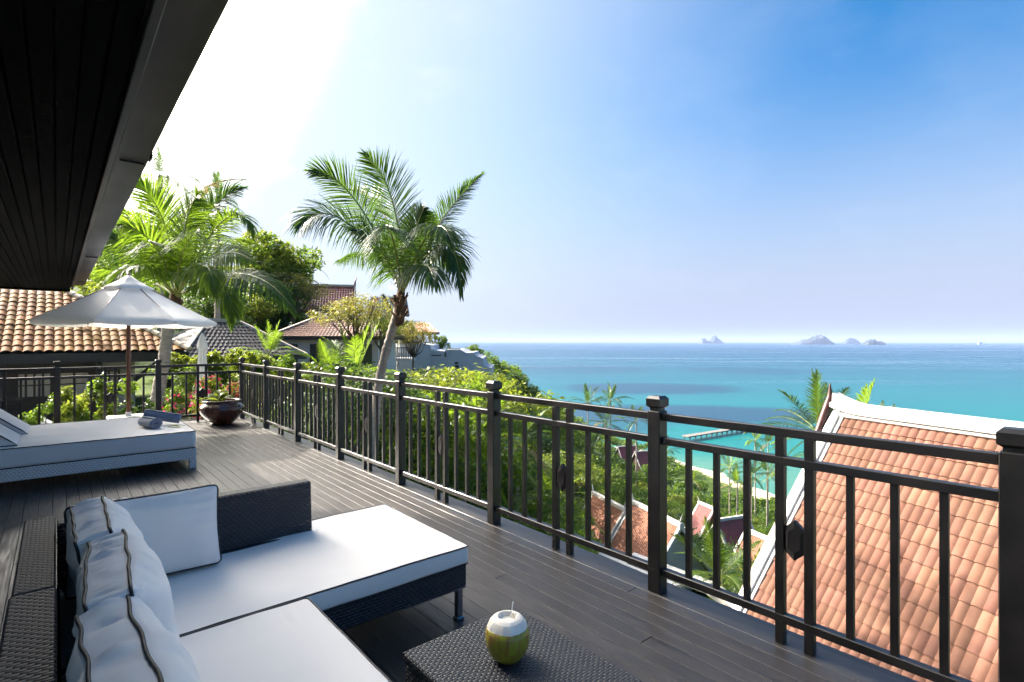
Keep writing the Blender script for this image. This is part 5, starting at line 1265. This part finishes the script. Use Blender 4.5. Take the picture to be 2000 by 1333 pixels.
for i, (px, d_, z0, hh, leaf, n, lb) in enumerate([
    (80, 13.0, -.9, .95, 'green', 1500, 'low green shrub behind the far railing at the left edge'),
    (128, 13.2, -.9, 1.05, 'lime', 1700, 'bright green shrub right of the leftmost far railing post'),
    (170, 13.0, -.9, .95, 'lime', 1600, 'lime green vine-like shrub between the leftmost far post and the parasol pole'),
    (212, 13.3, -.9, 1.15, 'green', 1800, 'tall leafy shrub just left of the parasol pole'),
    (280, 13.2, -.9, .8, 'dark', 1500, 'dark thin shrub between the parasol pole and the leaning palm')]):
    shrub('garden_shrub', lb, gp(px, d_, z0), lob(7, .42, .3, hh*.45, hh*1.25, .26, i+60), n, .045, leaf, i+70, group='shrubs beyond the far railing')
shrub('bougainvillea', 'bougainvillea with magenta blossoms behind the far railing left of the pot', gp(352, 13.4, -.8), lob(8, .55, .3, .6, 1.25, .26, 81), 1700, .04, 'green', 82, flower='pink', nf=200, fs=.036, group='flowering shrubs beyond the far railing')
shrub('bougainvillea', 'bougainvillea with pink and orange blossoms right behind the brown pot', gp(430, 13.2, -.8), lob(9, .60, .3, .7, 1.45, .26, 83), 1700, .04, 'lime', 84, flower='pink', nf=260, fs=.034, group='flowering shrubs beyond the far railing')
shrub('crown_of_thorns', 'salmon flowering bush between the pot and the deck corner post', gp(458, 11.9, 0)*1+Vector((0, 0, -.25)), lob(6, .22, .18, .35, .85, .17, 85), 700, .03, 'lime', 86, flower='salmon', nf=480, fs=.026, group='flowering shrubs beyond the far railing')
for i, (px, py, d_, sp, n, leaf, lb) in enumerate([
    (365, 708, 17, .55, 1800, 'lime', 'yellow-green hedge bush left of the folded parasol'),
    (432, 706, 17, .6, 2000, 'lime', 'yellow-green hedge bush right of the folded parasol'),
    (495, 705, 18, .7, 2600, 'lime', 'bright yellow-green bush behind the deck corner post'),
    (545, 725, 19, .9, 2600, 'green', 'leafy green bush behind the second railing post from the corner'),
    (188, 553, 30, 1.5, 3000, 'lime', 'yellow-green treetop visible between the gutter end and the parasol')]):
    c = at(px, py, d_); shrub('hedge_bush', lb, c-Vector((0, 0, sp)), lob(8, sp, sp*.7, sp*.3, sp*1.3, sp*.45, i+90), n, .06 if d_ < 25 else .10, leaf, i+95, group='bushes beyond the deck corner')

# ------------------------------------------------------------------ hero palms
def hero_palm(name, label, trunk, crown, d, fronds, key, leaf, r0, r1, n=58, fibre=True, wd=.024):
    base = at(*trunk[0][:2], trunk[0][2] if len(trunk[0]) > 2 else d); r = empty(name, Vector((base.x, base.y, base.z)), label, 'palm tree')
    def B(ob): ob.location = -r.location; return ob
    pts = [at(t[0], t[1], t[2] if len(t) > 2 else d) for t in trunk]
    B(palm_trunk(pts, r0, r1, .10, n=12).build('trunk', M['palmbark'], r, smooth=True))
    cr_ = at(crown[0], crown[1], d)
    if fibre:
        mb = MB(); g = random.Random(3)
        mb.tube([pts[-1]+Vector((0, 0, -.55)), pts[-1]+Vector((0, 0, -.35)), pts[-1]+Vector((0, 0, -.1)), cr_+Vector((0, 0, .1))], [r1*1.0, r1*1.35, r1*1.4, r1*.8], 12)
        for k in range(26):
            a = g.uniform(0, 6.28); z = g.uniform(-.6, 0); p = pts[-1]+Vector((math.cos(a)*r1*1.15, math.sin(a)*r1*1.15, z)); mb.bar(p, p+Vector((math.cos(a)*.10, math.sin(a)*.10, g.uniform(.08, .25))), g.uniform(.04, .08), .012)
        B(mb.build('fibre_sheath', M['fibre'], r))
    for i, f in enumerate(fronds):
        (mx_, my_, md), (tx, ty, td) = f[0], f[1]; o_ = f[2] if len(f) > 2 else {}
        b_ = cr_+Vector((0, 0, -.05)); mid = at(mx_, my_, d+md); tip = at(tx, ty, d+td); ctrl = mid*2-(b_+tip)*.5
        kk = o_.get('key', key)
        me = frond_mesh('frond', LF[kk], b_, ctrl, tip, o_.get('leaf', leaf), n=o_.get('n', n), droop=o_.get('droop', .45), segs=3, wd=o_.get('wd', wd), vee=o_.get('vee', .25), up=o_.get('up'), seed=i*7+int(d*10), start=o_.get('start', .16), rad=.030)
        B(inst('frond', me, r))
    return r
TO = tuple(-FW)   # leaf plane facing the camera
def face(k=.0): v = (-FW+Vector((0, 0, k))).normalized(); return tuple(v)
hero_palm('coconut_palm', 'tall coconut palm with a curved trunk rising in front of the sky in the middle',
    [(722, 1010, 11.8), (728, 900, 12.0), (732, 830, 12.2), (738, 765), (747, 715), (760, 665), (772, 625), (780, 590)], (785, 566), 12.3,
    [((694, 392, -.5), (605, 336, -.9), dict(droop=.30, up=face(.5), leaf=0.65)),
     ((672, 432, -1.0), (583, 448, -1.6), dict(droop=.85, leaf=1.00, n=84, up=face(1.2))),
     ((768, 400, .3), (711, 300, .2), dict(droop=.18, up=face(.2), leaf=0.82, n=84)),
     ((862, 432, .4), (944, 340, .8), dict(droop=.35, up=face(.3), leaf=0.44)),
     ((866, 478, -.6), (901, 578, -1.2), dict(droop=.8, leaf=0.79, up=face(.8))),
     ((842, 452, -1.0), (883, 478, -2.0), dict(droop=.9, leaf=0.89)),
     ((750, 420, 1.6), (680, 372, 2.8), dict(droop=.5, leaf=0.73, up=face(.4))),
     ((806, 470, -.3), (828, 408, -.5), dict(droop=.5, leaf=0.57, up=face(.2))),
     ((835, 500, 1.2), (886, 520, 2.2), dict(droop=1.0, leaf=0.84)),
     ((738, 500, 1.4), (660, 510, 2.4), dict(droop=1.0, leaf=0.84)),
     ((790, 470, 1.5), (812, 400, 2.8), dict(droop=.6, leaf=0.73)),
     ((770, 480, -1.6), (752, 440, -3.0), dict(droop=.9, leaf=0.84)),
     ((826, 520, -1.5), (848, 560, -2.6), dict(droop=1.1, leaf=0.84)),
     ((745, 492, -.6), (690, 452, -1.2), dict(droop=.8, leaf=0.84, up=face(1.))),
     ((812, 470, .8), (850, 430, 1.2), dict(droop=.5, leaf=0.73, up=face(.5)))],
    'palm', .80, .118, .090, n=90, wd=.014)
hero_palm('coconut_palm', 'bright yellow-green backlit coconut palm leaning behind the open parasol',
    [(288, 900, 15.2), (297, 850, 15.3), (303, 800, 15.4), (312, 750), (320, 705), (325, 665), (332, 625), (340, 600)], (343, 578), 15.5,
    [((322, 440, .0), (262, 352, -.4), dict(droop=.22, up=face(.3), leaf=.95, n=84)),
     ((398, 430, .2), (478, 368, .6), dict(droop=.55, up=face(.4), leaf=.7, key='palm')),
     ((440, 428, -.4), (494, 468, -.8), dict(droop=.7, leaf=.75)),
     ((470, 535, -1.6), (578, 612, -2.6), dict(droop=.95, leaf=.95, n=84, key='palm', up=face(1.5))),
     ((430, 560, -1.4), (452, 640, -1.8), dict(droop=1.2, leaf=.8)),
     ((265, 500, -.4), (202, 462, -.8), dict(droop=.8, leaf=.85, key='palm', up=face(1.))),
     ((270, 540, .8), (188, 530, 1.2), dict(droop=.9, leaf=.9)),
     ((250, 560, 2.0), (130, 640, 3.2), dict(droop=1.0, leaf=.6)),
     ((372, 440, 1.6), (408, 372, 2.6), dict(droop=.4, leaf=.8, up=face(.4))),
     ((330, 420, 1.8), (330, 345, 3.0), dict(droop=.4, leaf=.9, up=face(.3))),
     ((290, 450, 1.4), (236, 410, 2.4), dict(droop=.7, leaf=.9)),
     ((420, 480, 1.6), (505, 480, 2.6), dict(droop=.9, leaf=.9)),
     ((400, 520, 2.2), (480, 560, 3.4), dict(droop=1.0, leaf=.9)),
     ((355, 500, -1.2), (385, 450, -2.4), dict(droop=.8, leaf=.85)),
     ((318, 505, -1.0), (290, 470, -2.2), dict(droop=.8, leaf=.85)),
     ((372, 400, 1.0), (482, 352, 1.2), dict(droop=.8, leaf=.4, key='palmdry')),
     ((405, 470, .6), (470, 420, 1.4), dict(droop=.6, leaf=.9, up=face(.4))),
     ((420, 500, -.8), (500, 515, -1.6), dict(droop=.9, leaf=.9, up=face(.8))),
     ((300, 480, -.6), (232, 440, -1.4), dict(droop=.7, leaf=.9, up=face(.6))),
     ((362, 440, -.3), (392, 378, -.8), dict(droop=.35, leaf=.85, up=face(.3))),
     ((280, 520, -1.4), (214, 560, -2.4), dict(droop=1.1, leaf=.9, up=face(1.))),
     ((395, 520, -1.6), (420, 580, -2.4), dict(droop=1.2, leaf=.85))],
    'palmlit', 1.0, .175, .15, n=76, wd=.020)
# palms with the generic frond set
palm(gp(425, 32, -.5), at(425, 390, 32).z+.5, 'dark distant coconut palm against the white sky above the bright palm', s=.58, nf=17, seed=3, dry=1)
palm(gp(313, 30, -.5), at(313, 345, 30).z+.5, 'partly hidden coconut palm crown beside the gutter', s=.55, nf=15, seed=4, dry=1)
palm(gp(606, 58, 1), at(606, 520, 58).z-1, 'tiny slender palm silhouetted above the maroon gabled roof', s=.75, nf=13, seed=5, far=True, dry=0)
palm(gp(1148, 150, -30), at(1148, 788, 150).z+30, 'leftmost of two small palms standing against the sea above the railing', s=1.9, nf=15, seed=6, far=True, dry=0)
palm(gp(1192, 140, -30), at(1192, 785, 140).z+30, 'right one of the two small palms standing against the sea above the railing', s=1.7, nf=15, seed=7, far=True, dry=0)
palm(gp(1243, 120, -32), at(1243, 822, 120).z+32, 'thin palm against the sea just left of the tall railing post', s=1.2, nf=13, seed=8, far=True, dry=0)
palm(gp(1183, 95, -28), at(1183, 828, 95).z+28, 'shaggy palm below the two small palms at the water edge', s=1.5, nf=16, seed=9, far=True)
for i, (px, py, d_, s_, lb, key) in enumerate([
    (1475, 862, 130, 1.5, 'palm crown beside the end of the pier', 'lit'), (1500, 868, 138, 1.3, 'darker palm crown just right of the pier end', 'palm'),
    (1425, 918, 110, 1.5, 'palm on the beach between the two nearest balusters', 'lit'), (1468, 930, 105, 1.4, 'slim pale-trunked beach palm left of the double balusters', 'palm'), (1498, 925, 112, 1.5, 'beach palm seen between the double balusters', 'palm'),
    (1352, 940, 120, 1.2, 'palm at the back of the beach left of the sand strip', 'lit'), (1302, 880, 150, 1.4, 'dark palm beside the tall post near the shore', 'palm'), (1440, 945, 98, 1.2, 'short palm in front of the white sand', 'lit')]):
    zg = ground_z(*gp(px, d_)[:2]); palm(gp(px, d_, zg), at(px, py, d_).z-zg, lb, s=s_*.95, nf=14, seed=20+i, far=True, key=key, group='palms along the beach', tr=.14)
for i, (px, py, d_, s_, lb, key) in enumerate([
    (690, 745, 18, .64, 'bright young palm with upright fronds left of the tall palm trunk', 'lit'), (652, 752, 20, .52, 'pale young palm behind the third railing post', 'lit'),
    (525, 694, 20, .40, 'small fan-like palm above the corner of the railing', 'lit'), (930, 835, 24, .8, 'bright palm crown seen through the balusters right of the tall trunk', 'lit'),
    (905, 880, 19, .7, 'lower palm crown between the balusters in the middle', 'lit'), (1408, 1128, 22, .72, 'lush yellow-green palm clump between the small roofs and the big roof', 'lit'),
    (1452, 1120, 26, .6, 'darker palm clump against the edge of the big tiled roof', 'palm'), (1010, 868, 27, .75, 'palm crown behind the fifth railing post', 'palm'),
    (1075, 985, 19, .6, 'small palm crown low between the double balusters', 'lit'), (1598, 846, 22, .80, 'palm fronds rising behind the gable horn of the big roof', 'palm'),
    (1668, 875, 21, .85, 'palm behind the ridge with one backlit frond sticking up', 'palmlit2'), (1725, 880, 24, .72, 'palm whose frond tips just show above the white ridge', 'palm')]):
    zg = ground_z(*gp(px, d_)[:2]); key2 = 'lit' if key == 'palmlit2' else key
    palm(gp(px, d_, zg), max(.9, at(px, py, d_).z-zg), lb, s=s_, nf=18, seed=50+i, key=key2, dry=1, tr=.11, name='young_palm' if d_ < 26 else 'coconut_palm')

# ------------------------------------------------------------------ named trees
def tree_at(kind, px, pytop, d_, h, label, wide=1.0, group=None):
    z = at(px, pytop, d_).z; return plant(kind, gp(px, d_, z-h), h, label, wide=wide, group=group)
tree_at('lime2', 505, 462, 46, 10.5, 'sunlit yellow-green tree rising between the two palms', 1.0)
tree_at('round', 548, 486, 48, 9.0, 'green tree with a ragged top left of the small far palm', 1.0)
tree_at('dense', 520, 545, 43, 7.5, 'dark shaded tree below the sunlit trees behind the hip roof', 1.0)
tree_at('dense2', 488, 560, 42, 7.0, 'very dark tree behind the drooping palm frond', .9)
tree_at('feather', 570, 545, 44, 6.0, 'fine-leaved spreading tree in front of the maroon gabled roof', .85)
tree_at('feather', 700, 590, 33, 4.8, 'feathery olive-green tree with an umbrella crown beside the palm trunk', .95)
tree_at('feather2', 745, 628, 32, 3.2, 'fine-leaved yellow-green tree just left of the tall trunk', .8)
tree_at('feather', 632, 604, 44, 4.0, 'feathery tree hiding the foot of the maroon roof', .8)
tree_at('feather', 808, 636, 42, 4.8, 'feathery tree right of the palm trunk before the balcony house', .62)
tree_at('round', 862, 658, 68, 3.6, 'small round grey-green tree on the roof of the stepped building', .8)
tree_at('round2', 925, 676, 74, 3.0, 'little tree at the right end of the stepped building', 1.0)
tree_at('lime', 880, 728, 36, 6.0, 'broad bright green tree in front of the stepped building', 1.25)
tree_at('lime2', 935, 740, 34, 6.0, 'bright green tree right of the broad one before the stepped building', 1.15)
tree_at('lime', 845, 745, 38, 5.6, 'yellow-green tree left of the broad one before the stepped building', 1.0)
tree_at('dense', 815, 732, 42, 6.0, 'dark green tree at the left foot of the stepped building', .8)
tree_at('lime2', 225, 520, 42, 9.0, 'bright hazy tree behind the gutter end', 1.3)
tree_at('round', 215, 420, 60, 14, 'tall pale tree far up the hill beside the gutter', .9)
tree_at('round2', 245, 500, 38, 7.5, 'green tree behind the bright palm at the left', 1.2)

# two tall trees beside the villa, whose crowns shade the near half of the deck
for (x_, y_, r_, sd_, lb) in [(-3.4, 15.9, 2.1, 201, 'tall shade tree at the end of the villa, its crown above the eave'), (-3.6, 12.9, 3.3, 202, 'tall shade tree behind the villa roof')]:
    tz = 12.2; rt_ = empty('shade_tree', (x_-1.6, y_, -1.2), lb, 'tree')
    lobes = [(1.6+.75*r_*.62*math.cos(a), r_*.62*math.sin(a), tz-1.6+.6*math.sin(3*a), r_*.55, r_*.55, 1.2) for a in np.linspace(0, 5.4, 7)]+[(1.6, 0, tz-1.2, r_*.6, r_*.6, 1.3)]
    inst('trunk', trunk_mesh('trunk', tz-2.5, .24, sd_, [(l[0]*.8, l[1]*.8, l[2]-.3) for l in lobes], M['bark']), rt_)
    inst('crown', cloud_mesh('crown', lobes, 9000, .17, sd_, LF['green'], shell=.3), rt_)

# ------------------------------------------------------------------ woods on the slope
SIL = [(380, 560), (450, 540), (560, 560), (600, 650), (700, 650), (780, 700), (830, 735), (905, 735), (930, 690), (950, 692), (1000, 717), (1050, 758), (1090, 774), (1150, 806), (1250, 852), (1300, 885), (1345, 912), (1380, 940), (1420, 962), (1500, 972), (1560, 965), (2200, 965)]
GUARD = [(795, 968, 62, 742), (380, 770, 34, 712), (1100, 1350, 50, 1120), (1362, 1510, 64, 1062), (1190, 1285, 235, 898), (1330, 1450, 330, 905), (1330, 1440, 240, 934), (1440, 1545, 240, 965), (1380, 1440, 300, 962), (560, 700, 60, 655), (345, 530, 33, 705), (755, 860, 80, 742), (1150, 1450, 26, 1190)]
BLK = [(1095, 1500, 12, 40), (1140, 1345, 38, 56), (1360, 1500, 44, 74), (800, 970, 58, 72), (1195, 1290, 195, 245), (755, 815, 42, 52), (510, 760, 33, 44), (590, 700, 48, 58), (710, 775, 66, 78)]
def sil(px):
    for (a, b), (c, d) in zip(SIL, SIL[1:]):
        if a <= px <= c: return b+(d-b)*(px-a)/(c-a)
    return 965
g = random.Random(99); placed = []; far_l = []
def try_place(d0, d1, tries, spacing, hmin, hmax, kinds, acc):
    for _ in range(tries):
        px = g.uniform(395, 1700) if d1 < 130 else g.uniform(840, 1640); d_ = math.sqrt(g.uniform(d0*d0, d1*d1)); q = gp(px, d_)
        if any((q.x-a)**2+(q.y-b)**2 < spacing*spacing for a, b in placed): continue
        if any(a < px < b and c < d_ < e for a, b, c, e in BLK): continue
        if px > 1480 and d_ < 26: continue
        zg = ground_z(q.x, q.y)
        if zg < SEA+2.4: continue
        h = g.uniform(hmin, hmax); lim = sil(px)
        for a, b, c, e in GUARD:
            if a < px < b and d_ < c: lim = max(lim, e)
        zmax = at(px, lim+g.uniform(0, 10), d_).z; h = min(h, zmax-zg)
        if h < 1.7: continue
        placed.append((q.x, q.y)); acc.append((px, d_, q, zg, h, g.choice(kinds)))
near, mid, far = [], [], []
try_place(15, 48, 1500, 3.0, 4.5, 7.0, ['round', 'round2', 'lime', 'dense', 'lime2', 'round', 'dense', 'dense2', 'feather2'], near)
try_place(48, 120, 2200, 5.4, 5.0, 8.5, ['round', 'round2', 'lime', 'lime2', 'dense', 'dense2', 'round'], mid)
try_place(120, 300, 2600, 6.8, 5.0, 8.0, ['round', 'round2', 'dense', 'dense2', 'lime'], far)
LW = {'round': 'mid-green rounded tree', 'round2': 'mid-green spreading tree', 'lime': 'bright yellow-green tree', 'lime2': 'bright lime tree', 'dense': 'dark green bushy tree', 'dense2': 'dark green spreading tree', 'feather2': 'fine-leaved yellow-green tree'}
ORD = ['first', 'second', 'third', 'fourth', 'fifth', 'sixth', 'seventh', 'eighth']; PPX = [482, 522, 585, 668, 787, 968, 1283, 1955]
def zone(px, d_):
    b = 'on the near slope' if d_ < 48 else 'halfway down slope'
    if px < 482: return b+' left of the corner post'
    for k_ in range(7):
        if px < PPX[k_+1]: return b+' between %s and %s railing posts' % (ORD[k_], ORD[k_+1])
    return b+' behind the big roof'
allv = sorted(near+mid, key=lambda t: t[1])[:290]
byl = {}
for (px, d_, q, zg, h, k) in allv:
    wd_ = g.uniform(1.0, 1.3) if h > 4 else 1.5; sz_ = 'low ' if h < 3.6 else 'tall ' if h > 6.4 else ''
    byl.setdefault(sz_+LW[k]+' '+zone(px, d_), []).append((px, d_, plant(k, Vector((q.x, q.y, zg)), h, 'x', group=LW[k]+'s on the slope', wide=wd_)))
for lb, ls in byl.items():
    ls.sort(key=lambda t: t[0]); n_ = len(ls)
    for i_, (px, d_, o_) in enumerate(ls):
        w_ = '' if n_ == 1 else ('left one' if i_ == 0 else 'right one') if n_ == 2 else ('leftmost' if i_ == 0 else 'rightmost' if i_ == n_-1 else ('middle one' if n_ == 3 else 'one of the inner ones' if len(lb.split()) < 12 else 'inner one'))
        o_['label'] = lb+(', '+w_ if w_ else '')
# the rest of the wood, one mass
Vs, Fs, nv = [], [], 0
rng = np.random.default_rng(5)
for i, (px, d_, q, zg, h, k) in enumerate(far+sorted(near+mid, key=lambda t: t[1])[290:]):
    lobes = [(g.uniform(-2, 2), g.uniform(-2, 2), h*g.uniform(.45, .85), 1.7, 1.7, h*.26) for _ in range(6)]+[(0, 0, h*.7, 1.5, 1.5, h*.30)]
    V, F = leaf_cloud(lobes, 620, .34, i+500); V = V*1.0; V[:, 0] += q.x; V[:, 1] += q.y; V[:, 2] += zg; Vs.append(V); Fs.append(F+nv); nv += len(V)
if Vs:
    o = inst('coastal_wood', mesh_np('coastal_wood', np.concatenate(Vs), np.concatenate(Fs), LF['green'])); tag(o, 'far tree canopy covering the headland down to the shore', 'wood', None, 'stuff')
print('trees', len(near), len(mid), len(far))
# undergrowth on the near slope
Vs, Fs, nv = [], [], 0
for i in range(420):
    px = g.uniform(380, 1560); d_ = 12+50*g.random()**1.6; q = gp(px, d_)
    if any(a < px < b and c < d_ < e for a, b, c, e in BLK): continue
    if px < 480 and d_ < 26: continue
    if 1240 < px < 1480 and d_ < 24: continue
    zg = ground_z(q.x, q.y); s_ = g.uniform(.6, 1.3)
    V, F = leaf_cloud([(0, 0, s_*.5, s_, s_, s_*.7), (s_*.8, .3, s_*.3, s_*.7, s_*.7, s_*.5)], 220, .11, i+900); V[:, 0] += q.x; V[:, 1] += q.y; V[:, 2] += zg; Vs.append(V); Fs.append(F+nv); nv += len(V)
o = inst('undergrowth', mesh_np('undergrowth', np.concatenate(Vs), np.concatenate(Fs), LF['green'])); tag(o, 'low bushy undergrowth on the near slope', 'undergrowth', None, 'stuff')

# ------------------------------------------------------------------ air
HZD = 4.5e-5
hb = MB(); hb.box(-33000, 33000, -33000, 33000, SEA-15, 165)
m, t, out = mk('haze_air'); pv_ = N(t, 'ShaderNodeVolumePrincipled'); pv_.inputs['Color'].default_value = (0.38, 0.50, 0.80, 1); pv_.inputs['Density'].default_value = HZD; pv_.inputs['Anisotropy'].default_value = 0.0
t.links.new(pv_.outputs[0], out.inputs['Volume'])
hz = hb.build('haze', m); tag(hz, 'thin sea haze', None, None, 'stuff')
